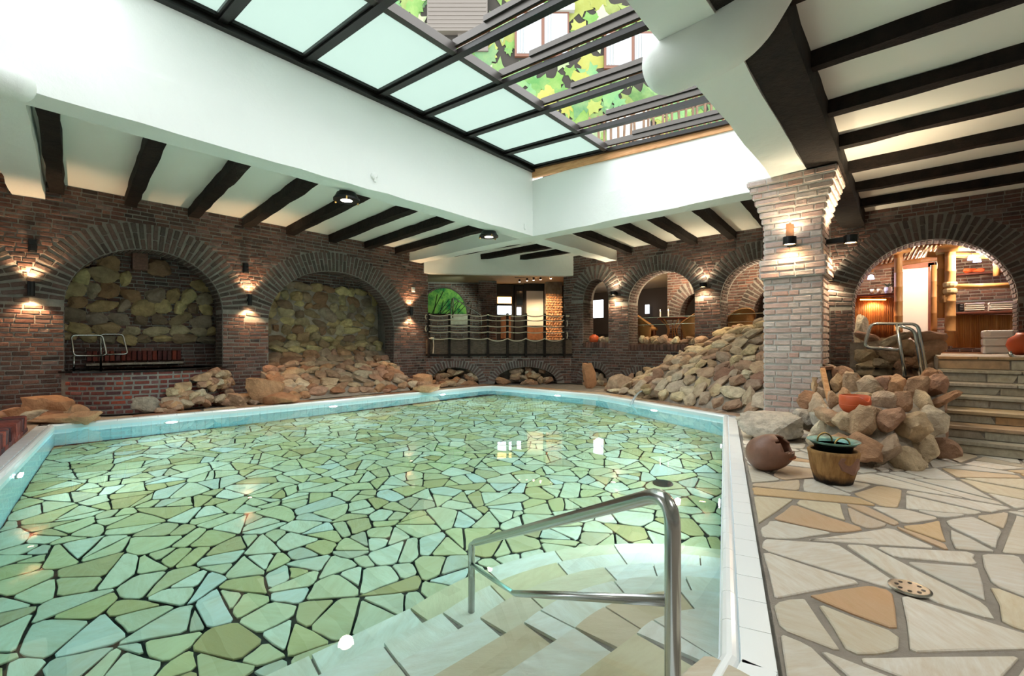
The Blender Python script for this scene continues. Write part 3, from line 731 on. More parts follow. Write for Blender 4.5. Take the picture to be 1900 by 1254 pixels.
# fan of underwater steps
SCN = (1.98, .42); ang0, ang1 = math.radians(14), math.radians(92); tl = Vector((-1, .14)).normalized(); tn = Vector((.14, 1)).normalized()
psteps = empty('pool_steps', (SCN[0], SCN[1], ZF), 'fan of curved underwater steps paved with pale stone in the near pool corner', 'steps')
for k, R in enumerate((2.17, 1.84, 1.51, 1.18, .85, .52)):
    z = -1.2 + .2 * k
    arc = [(SCN[0] + R * math.cos(a), SCN[1] + R * math.sin(a)) for a in np.linspace(ang0, ang1, 22)]
    e0 = arc[-1]; endp = (e0[0] + tl.x * 3.4, e0[1] + tl.y * 3.4)
    out = [(SCN[0] + R * math.cos(ang0), SCN[1] + R * math.sin(ang0))] + arc[1:] + [endp, (endp[0], .4), (SCN[0], SCN[1])]
    g = G(); g.prism(out, ZF, z - .03); st = under(g.make('step', 'grout'), psteps)
    pcs = []; rin = R - (.33 if k < 5 else .5); a = ang0; rr = random.Random(k); sk0 = 0.
    while a < ang1 - .02:
        da = min(rr.uniform(.34, .7) / R, ang1 - a); 
        if ang1 - a - da < .12: da = ang1 - a
        A_ = np.linspace(a + .006 / R, a + da - .006 / R, 5); sk1 = rr.uniform(-.05, .05) if a + da < ang1 - .02 else 0.; SK = np.linspace(sk0, sk1, 5); sk0 = sk1
        po = [(SCN[0] + (R + .01) * math.cos(t), SCN[1] + (R + .01) * math.sin(t)) for t in A_]; pi = [(SCN[0] + max(.02, rin + .012) * math.cos(t + q / R), SCN[1] + max(.02, rin + .012) * math.sin(t + q / R)) for t, q in zip(A_, SK)]
        vs = [(*p, z - .03) for p in po + pi] + [(*p, z) for p in po + pi]; n5 = 5
        fs = [(10 + i, 10 + i + 1, 15 + i + 1, 15 + i) for i in range(4)] + [(i, i + 1, 11 + i, 10 + i) for i in range(4)] + [(6 + i, 5 + i, 15 + i, 16 + i) for i in range(4)] + [(0, 10, 15, 5), (4, 9, 19, 14)]
        me = mesh(vs, fs); me['c'] = (*po[2], z); me['sz'] = .4; pcs.append((me, None)); a += da
    x = 0
    while x < 3.3:
        l = min(rr.uniform(.4, .85), 3.35 - x); wd_ = .33 if k < 5 else .5
        p0 = Vector(e0) + tl * (x + .008); p1 = Vector(e0) + tl * (x + l - .01); po = [p0 + tn * .01, p1 + tn * .01, p1 - tn * (wd_ - .015), p0 - tn * (wd_ - .015)]
        gg = G(); gg.prism([tuple(p) for p in po], z - .03, z); me = mesh(gg.v, gg.f); c = (po[0] + po[2]) / 2; me['c'] = (c.x, c.y, z); me['sz'] = .45; pcs.append((me, None)); x += l
    emit(st, 'slab', pcs, 'step_flag', 60)
# water
g = G(); g.prism(wat, ZF - .06, ZW); water = g.make('water', 'water', kind='structure', label='clear turquoise pool water')
# underwater lamps in the walls
def edge_lamp(u, v, i, z=-.42):
    """on pool side i, at the bearing of pixel u"""
    a, b = Vector(wall_in[i]), Vector(wall_in[(i + 1) % n_]); rr = (u - CX) / F; dx, dy = w_(rr, 1); d = b - a
    t = (a.x * dy - a.y * dx) / (dx * -d.y * -1 - dy * d.x) if False else None
    # solve s*(dx,dy) = a + t*d
    det = dx * (-d.y) + dy * d.x; s = (a.x * (-d.y) + a.y * d.x) / det; p = Vector((dx * s, dy * s)); nr = Vector((-d.y, d.x)).normalized()
    return Vector((p.x, p.y, z)), Vector((nr.x, nr.y, 0))
LAMPS = [(318, 7, 'pool lamp at the left end of the rock-lined pool side'), (617, 7, 'pool lamp below the second niche'), (820, 6, 'pool lamp near the balcony corner'), (1036, 3, 'pool lamp below the wider balcony arch'), (1216, 2, 'pool lamp beside the stone water spout')]
def pool_lamp(p, nr, lab):
    e = empty('pool_lamp', p, 'round lit underwater ' + lab, 'lamp', 'underwater pool lamps')
    g = G(); g.lathe([(.085, 0), (.11, .004), (.11, .02), (.085, .026)], p, 20, nr); under(g.make('bezel', 'steel', smooth=False), e)
    g = G(); g.lathe([(.082, .02), (.08, .032), (.02, .036)], p, 20, nr); under(g.make('lens', 'pool_lamp'), e)
    l = bpy.data.lights.new('bulb', 'AREA'); l.shape = 'DISK'; l.size = .15; l.energy = 17; l.color = (.9, .98, 1)
    o = bpy.data.objects.new('bulb', l); COL.objects.link(o); o.parent = e
    M = Vector((0, 0, -1)).rotation_difference(nr).to_matrix().to_4x4(); M.translation = nr * .045; o.matrix_basis = M
for u, i, lab in LAMPS:
    j = {7: 6 if False else 7, 6: 6, 3: 3, 2: 2}[i]
    p, nr = edge_lamp(u, 0, j); pool_lamp(p, nr, lab)
a, b = Vector(wall_in[1]), Vector(wall_in[2])
for t, lab in ((.37, 'pool lamp on the near right pool side beside the steps'), (.72, 'pool lamp on the right pool side below the brick pillar')):
    p = a + (b - a) * t; d = (b - a).normalized(); pool_lamp(Vector((p.x, p.y, -.42)), Vector((-d.y, d.x, 0)), lab)
a, b = Vector(wall_in[8]), Vector(wall_in[0])
for t, lab in ((.3, 'pool lamp on the left pool side'),):
    p = a + (b - a) * t; d = (b - a).normalized(); pool_lamp(Vector((p.x, p.y, -.42)), Vector((-d.y, d.x, 0)), lab)
g = G(); g.lathe([(.12, 0), (.12, .012), (.1, .016)], (5.33, 2.24, ZF), 20); g.make('floor_drain', 'black_metal', label='dark round drain cover on the pool floor', cat='drain')

# ================================================================== DECK
e0, e1 = Vector(PC[1]), Vector(PC[2]); ed = (e1 - e0).normalized(); en = Vector((-ed.y, ed.x))   # en points into the pool
big = [(1.2, -4.2), (8.0, -4.2), (8.0, 2.3), (1.2, 2.3)]
reg = clip(big, tuple(e0 - en * .015), tuple(en)); random.seed(21)
# turn the cutting frame so that the slabs run across
pcs = []
for c in bsp(reg, .14, jit=.38):
    s = stone(c, 0, .03, .013, .012, .004, .002)
    if s: pcs.append(s)
deck = G().add([(*p, -.010) for p in reg], [tuple(range(len(reg)))]).make('floor_deck', 'grout', kind='structure')
emit(deck, 'flagstone', pcs, 'flag', 260)
# near corner slab and the coping strip along the far sides of the pool
corner = stone([(1.2, .36), (1.80, .33), (1.84, .60), (1.45, .66)], .012, .04, .004, .006)
emit(deck, 'flagstone', [corner], 'flag', 3)
pcs = []
for i in (2, 3, 4, 5, 6, 7, 8):
    a, b = Vector(PC[i]), Vector(PC[(i + 1) % len(PC)]); d = (b - a); L = d.length; d.normalize(); nr = Vector((d.y, -d.x)); x = -.1
    while x < L + .1:
        l = random.uniform(.3, .6); wd_ = random.uniform(.28, .38)
        q = [a + d * x, a + d * (x + l), a + d * (x + l + random.uniform(-.05, .05)) + nr * wd_, a + d * x + nr * wd_]
        s = stone([tuple(p) for p in q], random.uniform(0, .006), .03, .006, .008)
        if s: pcs.append(s)
        x += l
emit(deck, 'coping_stone', pcs, 'rock', 200)
# ground of rubble between coping and walls
g = G(); c_ = at_z(1688, 1092)
g.lathe([(.085, 0), (.085, .006), (.075, .009)], c_, 28); dr = g.make('floor_drain', 'steel', label='round steel drain with holes set in the stone deck', cat='drain')
for k in range(8):
    a = k * math.pi / 4; q = G(); q.lathe([(.009, 0), (.009, .0105)], c_ + Vector((math.cos(a), math.sin(a), 0)) * .05, 8); q.make('drain_hole', 'black_metal', dr)


# ================================================================== BACK ROOMS (restaurant, bar, balcony lobby)
FL = 1.03
g = G(); g.prism([(12.5, -6), (18, -6), (18, 15), (8.67, 15), (8.67, 11.6), (9.06, 11.05 + .4), (12.3, 8.5), (12.5, 8.2)], FL - .2, FL); g.make('floor_upper', 'wood_brown', **K)
g = G(); g.prism([(12.05, -6), (18, -6), (18, 15), (8.67, 15), (8.67, 11.05), (12.05, 8.01)], 3.55, 4.2); g.make('ceiling_upper', 'cream_wall', **K)
slab('wall_back_far', (18, -6, 0), (18.2, 15, 3.98), 'dark_interior'); slab('wall_back_side', (8.4, 15, 0), (18.2, 15.2, 3.98), 'dark_interior')
slab('wall_back_left', (8.47, Lw + .1, 0), (8.67, 15, 3.98), 'brick'); G().prism([(12.5, 8.15), (18, 11.45), (18, 11.6), (12.5, 8.3)], 0, 3.6).make('wall_partition', 'dark_interior', kind='structure')
slab('wall_bar_side', (12.5, 1.25, FL), (18, 1.4, 3.6), 'brick'); slab('wall_bar_end', (12.0, -6.2, 0), (18, -6, 3.98), 'dark_interior')
slab('wall_plinth', (12.62, -6, 0), (12.72, 8.2, 1.0), 'mortar_rock')
g = G(); c0 = DO - DN * .62 - DD * .3; g.obox(c0 + DD * (DL / 2 + .3) + Vector((0, 0, .42)), DD * (DL + 1.2), DN * .08, Vector((0, 0, .84))); g.make('wall_plinth', 'mortar_rock', **K)
# niches of the left wall: brick linings
g = G(); g.box((-4, 12.35, 0), (8.7, 12.5, 4)); g.make('wall_niche_back', 'mortar', **K)
for m_ in (.36, 3.72, 8.05): slab('wall_niche_side', (m_ - .3, Lw + .4, 0), (m_ + .3, 12.4, 4), 'mortar')
nb1 = brick_wall('wall_niche_1', (0, 12.1, 0), (1, 0, 0), (0, -1, 0), .6, 3.45, .6, 3.25, [], limit=150)
nb2 = brick_wall('wall_niche_2', (0, 12.2, 0), (1, 0, 0), (0, -1, 0), 3.98, 7.8, .8, 3.3, [], limit=120)
nb0 = brick_wall('wall_niche_3', (0, 12.2, 0), (1, 0, 0), (0, -1, 0), -3.5, .1, 0, 3.3, [], limit=60)
g = G(); g.box((1.9, 11.95, 2.75), (2.15, 12.12, 3.3)); g.make('flue', 'brick', nb1)

# ================================================================== ROCK WORK
def rk(c, ex, ey, ez, roll=.25, variants=None):
    ax = Vector(ey).normalized(); R = Matrix.Rotation(random.gauss(0, roll), 3, ax); R2 = Matrix.Rotation(random.choice((0, math.pi)) + random.uniform(-.2, .2), 3, Vector(ez).normalized())
    return (random.choice(variants or ROCKS), frame(c, R @ (R2 @ Vector(ex)), R @ (R2 @ Vector(ey)), R @ Vector(ez)))
def rock_rows(surf, s0, s1, t0, t1, row=.24, wmin=.2, wmax=.5, depth=.14, skip=None, fill=1.22):
    """rows of stones over a surface surf(s, t) -> (point, s axis, t axis, normal); t in metres up the surface"""
    out = []; t = t0
    while t < t1:
        rh = row * random.uniform(.7, 1.35); s = s0 - random.uniform(0, .15)
        while s < s1:
            w1 = random.uniform(wmin, wmax); sc = s + w1 / 2; tc = t + rh / 2 + random.uniform(-.04, .04)
            if s0 <= sc <= s1 and not (skip and skip(sc, tc)):
                p, a, b, n = surf(sc, tc); h_ = rh * random.uniform(.85, 1.2)
                out.append(rk(p + n * random.uniform(-.03, .03), a * w1 / 2 * fill, n * depth * random.uniform(.8, 1.3), b * h_ / 2 * fill))
            s += w1
        t += rh
    return out
X_, Y_, Z_ = Vector((1, 0, 0)), Vector((0, 1, 0)), Vector((0, 0, 1))
random.seed(31)
# stones in the back of the first niche
pcs = rock_rows(lambda s, t: (Vector((s, 12.08, t)), X_, Z_, -Y_), .8, 3.4, 1.25, 2.72, .23, .2, .5, .09, lambda s, t: t > 2.5 and random.random() < .4)
emit(nb1, 'stone', pcs, 'rock_niche', 120)
# second niche: rock face running out into a slope to the pool
prof = [Vector((0, 12.15, 2.7)), Vector((0, 12.1, 1.35)), Vector((0, 11.6, .95)), Vector((0, 11.0, .62)), Vector((0, 10.35, .30)), Vector((0, 9.95, .04))][::-1]
plen = [0]
for a, b in zip(prof, prof[1:]): plen.append(plen[-1] + (b - a).length)
def prof_at(t):
    for i in range(len(prof) - 1):
        if t <= plen[i + 1] or i == len(prof) - 2:
            a, b = prof[i], prof[i + 1]; k = (t - plen[i]) / (plen[i + 1] - plen[i]); d = (b - a).normalized(); return a + (b - a) * k, d
def slope2(s, t):
    p, d = prof_at(t); return Vector((s, p.y, p.z)), X_, d, X_.cross(d) * (1 if X_.cross(d).y < 0 or X_.cross(d).z > 0 else -1)
g = G()
for (a, b) in zip(prof, prof[1:]): qa, qb = (4.35, 7.3) if a.y < 10.9 else (4.0, 7.7), (4.35, 7.3) if b.y < 10.9 else (4.0, 7.7); g.add([(qa[0], a.y, a.z - .04), (qa[1], a.y, a.z - .04), (qb[1], b.y, b.z - .04), (qb[0], b.y, b.z - .04), (qa[0], a.y, -.02), (qa[1], a.y, -.02), (qb[1], b.y, -.02), (qb[0], b.y, -.02)], [(0, 1, 2, 3), (0, 3, 7, 4), (1, 5, 6, 2)])
ns = g.make('wall_rock_slope', 'mortar_rock', kind='structure', label='rock slope spilling out of the second niche towards the pool')
ny = lambda t: prof_at(t)[0].y
pcs = rock_rows(slope2, 4.1, 7.6, .05, plen[-1], .22, .18, .5, .085)
random.shuffle(pcs)
emit(ns, 'stone', [p for p in pcs if p[1].translation.z > 1.0], 'rock_niche', 110)
emit(ns, 'slope_stone', [p for p in pcs if p[1].translation.z <= 1.0], 'rock', 110)
# strip of rocks along the left wall
pcs = []
for i in range(90):
    x = random.choice((random.uniform(3.1, 4.6), random.uniform(3.1, 8.2), random.uniform(-.6, .8), random.uniform(7.4, 8.9))); y = random.uniform(10.0, 10.9)
    s = random.uniform(.1, .24); pcs.append(rpiece((x, y, s * .3), (s * 1.5, s, s * .7)))
emit(floor, 'rubble_stone', pcs, 'rock', 90)
# the big bank in front of the far arches
EDG = [(9.78, 5.6), (8.26, 2.2), (7.6, 1.95)]
def edge_m(n):
    if n > 5.6: return 9.83
    if n > 2.2: return 8.26 + (n - 2.2) / 3.4 * 1.52
    return 8.26 - (2.2 - n) * 1.0
def hw(n): return np.interp(n, [1.6, 2.6, 3.3, 3.9, 4.5, 5.2, 6.2], [1.78, 1.72, 1.55, 1.3, .95, .5, .06])
def bank(s, t):
    """s = position along the far wall, t = metres up the slope"""
    e = edge_m(s) + .38; top = hw(s); run = (Rw - .02) - e; k = min(1, t / math.hypot(run * .8, top)); 
    m_ = e + run * (k ** 1.25) * .9; z = top * (k ** .85) + .03 * math.sin(s * 5 + t * 3); return Vector((m_, s, z))
def bsurf(s, t):
    p = bank(s, t); a = (bank(s + .05, t) - bank(s - .05, t)).normalized(); b = (bank(s, t + .05) - bank(s, t - .03)).normalized(); n = a.cross(b).normalized()
    if n.x > 0: n = -n
    return p, a, b, n
g = G(); NS, NT = 28, 22
for i in range(NS + 1):
    for j in range(NT + 1):
        s = 1.55 + (6.3 - 1.55) * i / NS; p = bank(s, 3.6 * j / NT); g.v.append((p.x, p.y, p.z - .06))
for i in range(NS):
    for j in range(NT): a = i * (NT + 1) + j; g.f.append((a, a + 1, a + NT + 2, a + NT + 1))
rb = g.make('wall_rock_bank', 'mortar_rock', kind='structure', label='bank of mortared field stones rising from the pool to the restaurant arches')
pcs = rock_rows(bsurf, 1.6, 6.2, .05, 3.0, .23, .18, .46, .075, lambda s, t: t > math.hypot((Rw - edge_m(s) - .4) * .8, hw(s)) + .1 or bank(s, t).z < .05)
emit(rb, 'stone', pcs, 'rock_bank', 300)
# stones under the balcony arches and the low arches of the far wall
pcs = []
for h in (DA, DB):
    for i in range(22):
        s = random.uniform(h['s0'] + .05, h['s1'] - .05); z = random.uniform(0, .42); q = DO + DD * s - DN * (.02 + z * .6) + Z_ * z; pcs.append(rk(q, DD * random.uniform(.1, .24), DN * .1, Z_ * random.uniform(.07, .14)))
emit(wd, 'stone', pcs, 'rock', 60)
pcs = []
for h in (LS, LM):
    for i in range(14):
        s = random.uniform(h['s0'], h['s1']); z = random.uniform(0, .35); pcs.append(rk(Vector((Rw + .05 + z * .4, s, z)), Y_ * random.uniform(.1, .2), X_ * .1, Z_ * random.uniform(.07, .13)))
emit(wr, 'stone', pcs, 'rock', 40)

def boulder(u, v, w_px, h_px, mt, label, seed, z=0, depth=.8, yaw=None, sub=4, planes=11, sink=.12):
    """named boulder whose base centre stands at pixel (u, v) on height z"""
    c = at_z(u, v, z); Yd = c.x * CT + c.y * ST; W = w_px / F * Yd / 2 / .92; Hh = h_px / F * Yd / 2 / .92
    me = rock_variant(seed, sub, planes, .05); o = link('boulder', me, mt, label=label, cat='boulder', group='loose boulders round the pool')
    ex = Vector((ST, -CT, 0)); ey = Vector((CT, ST, 0)); o.matrix_basis = frame(c + ey * W * depth * .5 + Z_ * Hh * (1 - sink * 2), ex * W, ey * W * depth, Z_ * Hh); return o
boulder(90, 779, 72, 46, 'rock_orange', 'pale orange rounded boulder leaning on the first brick pier', 101)
boulder(30, 783, 54, 32, 'rock_orange', 'ochre boulder beside the brick planter at the picture edge', 102)
boulder(100, 786, 120, 17, 'rock_orange', 'long flat orange stone lying along the pool corner', 103, depth=.4)
boulder(148, 786, 50, 28, 'rock_orange', 'dark split orange stone at the end of the flat one', 104)
boulder(265, 766, 74, 32, 'rock_grey', 'large cream oval stone against the brick whirlpool front', 105, depth=.5)
boulder(487, 748, 50, 50, 'rock', 'yellow-brown boulder at the foot of the pier between the niches', 106)
boulder(512, 751, 58, 24, 'rock_orange', 'flat tan stone by the pool beside the yellow boulder', 107)
boulder(655, 716, 46, 26, 'rock', 'reddish angular boulder in front of the second niche', 108, z=.12)
boulder(560, 728, 66, 22, 'rock', 'broad slanting grey-brown slab in front of the second niche', 109, z=.1, depth=.5)
boulder(783, 720, 32, 28, 'rock_orange', 'brown block at the left end of the balcony wall', 110)
boulder(790, 728, 44, 15, 'rock_orange', 'bright orange wedge of stone at the pool rim below the balcony', 111)
boulder(1095, 719, 26, 48, 'rock_orange', 'upright pinkish slab at the first low arch of the far wall', 112, depth=.4)
boulder(1150, 728, 48, 36, 'rock', 'dark red-brown boulder between the two low arches', 113)
boulder(1450, 818, 110, 50, 'rock_grey', 'wide white and grey boulder at the foot of the brick pillar', 114)
boulder(1500, 795, 50, 36, 'rock_grey', 'square buff stone on the low wall beside the pillar', 115, z=.15)
boulder(1535, 800, 46, 34, 'rock_grey', 'pale ochre block behind the copper basin', 116, z=.18)

# ---- brick pillar carrying the beams
px0, px1, py0, py1 = 7.72, 8.32, .93, 1.66
def flare(z): return .05 * (2.2 < z < 2.48) + (max(0, (z - 2.95) / .71) ** 1.2 * .2 if z > 2.95 else 0)
g = G(); pcs = []; z = 0; row = 0; ch = .0915
while z < 3.64:
    f = flare(z + ch / 2); g.box((px0 - f, py0 - f, z), (px1 + f, py1 + f, z + ch + .001))
    for (o, sd, nr, L) in ((Vector((px0 - f, py0 - f, 0)), Y_, -X_, py1 - py0 + 2 * f), (Vector((px0 - f, py0 - f, 0)), X_, -Y_, px1 - px0 + 2 * f), (Vector((px0 - f, py1 + f, 0)), X_, Y_, px1 - px0 + 2 * f)):
        x = 0; fl_ = [.25, .14, .25, .2] if row % 2 else [.13, .25, .2, .25]; k = 0
        while x < L - .03:
            l = fl_[k % 4] * random.uniform(.9, 1.1); l = L - x if L - x - l < .09 else min(l, L - x)
            pcs.append(bpiece(o + sd * (x + l / 2) + Z_ * (z + ch / 2 + random.uniform(-.004, .004)) + nr * -.02, sd, nr, l - .016, ch - .022 - random.uniform(0, .008), .075, Z_)); x += l; k += 1
    z += ch; row += 1
pil = g.make('pillar', 'mortar_pale', kind='structure', label='square brick pillar with flared top at the pool corner')
emit(pil, 'brick', pcs, 'brick_pale', 300)
g = G(); g.box((px0 - .022, 1.27, 2.72), (px0 - .012, 1.37, 2.98)); g.make('timber_plug', 'wood_brown', pil)

# ---- bank of boulders, stairs and plunge basin at the right
SZ = [.137, .274, .411, .548, .69, .85, FL]; SM = [7.1, 7.3, 7.66, 8.15, 8.5, 8.9, 9.25]
sl = G(); nl, nr_ = -.32, -6.0
for z, m_ in zip(SZ, SM): sl.box((m_, nr_, 0), (12.5, nl, z - .03))
stairs = sl.make('stairs', 'grout', kind='structure', label='wide stone stairs leading up to the bar arch')
random.seed(5); pcs = []
for k, (z, m_) in enumerate(zip(SZ, SM)):
    nxt = SM[k + 1] if k < 6 else m_ + .5; zb = SZ[k - 1] if k else 0; n = nl
    while n > -3.4:
        l = random.uniform(.35, .8); gg = G(); gg.box((m_ - .035, n - l + .01, z - .035), (nxt + .02, n, z)); me = mesh(gg.v, gg.f); me['c'] = (m_, n - l / 2, z); me['sz'] = .4; pcs.append((me, None)); n -= l
    n = nl
    while n > -3.4:
        l = random.uniform(.25, .75); sk = random.uniform(-.03, .03); y0_, y1_ = n, n - l + .02; vs = []
        for x in (m_ + .02, m_ - .012):
            vs += [(x, y0_, zb + .008), (x, y1_ + sk, zb + .008), (x, y1_ - sk, z - .045), (x, y0_, z - .045)]
        me = mesh(vs, [(0, 1, 2, 3), (7, 6, 5, 4), (0, 4, 5, 1), (1, 5, 6, 2), (2, 6, 7, 3), (3, 7, 4, 0)]); me['c'] = (m_, n - l / 2, z - .07); me['sz'] = .35; pcs.append((me, None)); n -= l
emit(stairs, 'stone_slab', pcs, 'stair_flag', 140)
n = .9; pcs = []
for c in bsp([(9.8, nl), (9.8, -3.4), (12.5, -3.4), (12.5, nl)], .3): 
    s = stone(c, FL, .03)
    if s: pcs.append(s)
emit(stairs, 'landing_slab', pcs, 'flag', 40)
# rock wall holding the basin
def rw_pt(s, t):
    """s from the pillar to the stairs, t up the face"""
    a = Vector((7.6, 1.0, 0)); k = s / 2.2
    b0 = np.interp(k, [0, .25, .55, .8, 1], [7.2, 5.75, 5.5, 5.85, 6.75]); b1 = np.interp(k, [0, .25, .55, .8, 1], [8.0, 7.7, 7.55, 7.45, 7.5]); nn = 1.0 - 1.3 * k
    tt = t / .95; z = np.interp(tt, [0, .45, 1], [0, .46, .8]); m_ = b0 + (b1 - b0) * np.interp(tt, [0, .45, 1], [0, .22, 1]); return Vector((m_, nn, z))
def rws(s, t):
    p = rw_pt(s, t); a = (rw_pt(s + .04, t) - rw_pt(s - .04, t)).normalized(); b = (rw_pt(s, t + .04) - rw_pt(s, t - .04)).normalized(); n = a.cross(b).normalized(); n = -n if n.z < 0 else n
    return p, a, b, n
g = G()
for i in range(13):
    for j in range(9): p = rw_pt(2.2 * i / 12, .95 * j / 8); g.v.append((p.x + .08, p.y, p.z - .06))
for i in range(12):
    for j in range(8): a = i * 9 + j; g.f.append((a, a + 1, a + 10, a + 9))
rbk = g.make('wall_basin', 'mortar_rock', kind='structure', label='piled boulder wall of the plunge basin beside the stairs')
random.seed(77); pcs = rock_rows(rws, 0, 2.2, .0, 1.0, .2, .2, .36, .14, fill=1.15)
emit(rbk, 'stone', pcs, 'rock', 120)
random.seed(78); pcs = []
for i in range(40):
    z = random.uniform(.05, .8); m_ = random.uniform(7.0 + z * .6, 8.6); pcs.append(rk(Vector((m_, -.26, z)), X_ * random.uniform(.1, .2), Y_ * .08, Z_ * random.uniform(.07, .12)))
emit(rbk, 'flank_stone', pcs, 'rock', 40)
slab('plunge_basin_wall', (7.9, -.32, 0), (12.0, .93, .74), 'mortar_rock')
g = G(); g.box((8.0, -.1, .735), (11.4, .9, .76)); g.make('water_basin', 'dark_water', kind='structure', label='dark still water of the plunge basin')
g = G(); g.box((7.95, -.2, .74), (8.06, .95, .785)); g.make('trim_3', 'black_glossy', kind='structure')
random.seed(79); pcs = rock_rows(lambda s, t: (Vector((10.9 + t * .35, s, .75 + t * .8)), Y_, Vector((.35, 0, .8)).normalized(), -X_), -.35, .75, 0, .75, .2, .25, .5, .15)
rk_o = G().box((11.3, -.32, .7), (12.4, .9, 1.25)).make('wall_basin_back', 'mortar_rock', kind='structure')
emit(rk_o, 'stone', pcs, 'rock', 60)
def block_rock(name, c, ex, ey, ez, mt, label, cat, seed, **k):
    o = link(name, rock_variant(seed, 4, 12, .05), mt, label=label, cat=cat, **k); o.matrix_basis = frame(c, Vector(ex), Vector(ey), Vector(ez)); return o
p = at_m(1597, 590, 11.9); block_rock('standing_stone', Vector((p.x, p.y, 1.52)), Y_ * .13, X_ * .12, Z_ * .36, 'rock_grey', 'tall grey standing stone inside the left foot of the bar arch', 'standing stone', 201)

# ---- whirlpool tub in the first niche: curved brick front
WC, WR, WH = Vector((2.05, 11.5, 0)), 1.36, .72
g = G(); g.lathe([(WR - .02, 0), (WR - .02, WH), (WR - .3, WH), (WR - .3, WH - .1)], WC, 64); wp = empty('whirlpool', WC, 'raised round whirlpool with curved red brick front in the first niche', 'whirlpool')
under(g.make('basin', 'mortar'), wp)
pcs = []; z = .0; row = 0; random.seed(9)
while z < WH - .04:
    a = math.radians(205) + (.05 if row % 2 else 0)
    while a < math.radians(335):
        l = random.choice((.1, .1, .2, .11)); da = (l + .03) / WR; c = a + da / 2; n = Vector((math.cos(c), math.sin(c), 0)); t = Vector((-n.y, n.x, 0))
        pcs.append(bpiece(WC + n * (WR - .045) + Z_ * (z + .04), t, n, l, .052, .07, Z_)); a += da
    z += .083; row += 1
emit(wp, 'brick', pcs, 'brick_red', 120)
g = G(); g.lathe([(WR - .28, WH - .02), (.01, WH - .018)], WC, 48); under(g.make('water', 'dark_water'), wp)
g = G(); g.lathe([(WR + .015, WH), (WR + .015, WH + .03), (WR - .26, WH + .03), (WR - .26, WH)], WC, 64); under(g.make('rim', 'black_glossy'), wp)
pcs = [bpiece(Vector((1.25 + .085 * i, 12.04, .98)), Z_, -Y_, .2, .07, .09, X_) for i in range(18)]
emit(nb1, 'soldier_brick', pcs, 'brick_red', 20)
g = G(); g.box((1.2, 11.9, .80), (2.75, 12.1, .84)); g.make('ledge', 'rock_grey', nb1)
random.seed(12); pcs = []
for i in range(46):
    a = math.radians(random.uniform(268, 330)); z = random.uniform(.03, .72) * min(1, (a - math.radians(262)) / .5); rr = WR + .18 - z * .12
    pcs.append(rk(WC + Vector((math.cos(a) * rr, math.sin(a) * rr, z)), Vector((-math.sin(a), math.cos(a), 0)) * random.uniform(.1, .2), Vector((math.cos(a), math.sin(a), 0)) * .1, Z_ * random.uniform(.06, .1)))
emit(wp, 'stone', pcs, 'rock', 50)

# ================================================================== LAMPS
def spot(parent, p, d, power, col=(1, .62, .33), size=1.9, blend=.6, rad=.03):
    l = bpy.data.lights.new('bulb', 'SPOT'); l.energy = power; l.color = col; l.spot_size = size; l.spot_blend = blend; l.shadow_soft_size = rad
    o = bpy.data.objects.new('bulb', l); COL.objects.link(o); o.parent = parent
    M = Vector((0, 0, -1)).rotation_difference(Vector(d)).to_matrix().to_4x4(); M.translation = Vector(p) - parent.location; o.matrix_basis = M
def point(parent, p, power, col=(1, .75, .48), rad=.05):
    l = bpy.data.lights.new('bulb', 'POINT'); l.energy = power; l.color = col; l.shadow_soft_size = rad
    o = bpy.data.objects.new('bulb', l); COL.objects.link(o); o.parent = parent; o.location = Vector(p) - parent.location
def updown(c, nr, label, r=.045, h=.24, out=.12, up=30, dn=30):
    """slim black cylinder throwing light up and down a wall"""
    c = Vector(c); nr = Vector(nr); e = empty('wall_lamp', c, label, 'lamp', 'slim up-and-down wall lamps'); q = c + nr * out
    g = G(); g.lathe([(r * .8, -h / 2 + .02), (r, -h / 2), (r, h / 2), (r * .8, h / 2 - .02)], q, 20); under(g.make('housing', 'black_metal'), e)
    g = G(); g.bar(c + nr * .005, q, .05, .06); under(g.make('bracket', 'black_metal'), e)
    for sg in (1, -1):
        g = G(); g.lathe([(r * .78, 0), (r * .7, .004)], q + Z_ * (sg * (h / 2 - .008) - .002), 16); under(g.make('lens', 'lamp_warm'), e)
        spot(e, q + Z_ * sg * (h / 2 + .02), (-nr.x * .12, -nr.y * .12, sg), up if sg > 0 else dn)
for (u, v), lab in zip(((57, 537), (460, 557), (759, 578)), ('slim black wall lamp on the pier beside the first niche', 'slim black wall lamp on the pier between the two niches', 'slim black wall lamp on the pier next to the balcony')):
    p = at_n(u, v, Lw); updown(p, -Y_, lab)
for (u, v), lab in zip(((60, 457), (455, 498)), ('small dark box above the first slim wall lamp', 'small dark box above the wall lamp between the niches')):
    p = at_n(u, v, Lw); g = G(); g.box((p.x - .05, Lw - .07, p.z - .11), (p.x + .05, Lw, p.z + .11)); g.box((p.x - .035, Lw - .085, p.z - .09), (p.x + .035, Lw - .06, p.z + .02)); g.make('wall_box', 'black_metal', bevel=.008, label=lab, cat='wall box', group='dark boxes above the wall lamps')
p = at_n(766, 538, Lw); g = G(); g.box((p.x - .06, Lw - .03, p.z - .06), (p.x + .06, Lw, p.z + .08)); g.box((p.x - .045, Lw - .045, p.z - .045), (p.x + .045, Lw - .03, p.z + .03)); g.make('wall_box', 'vinyl_white', bevel=.008, label='small pale box high on the pier next to the balcony', cat='wall box')
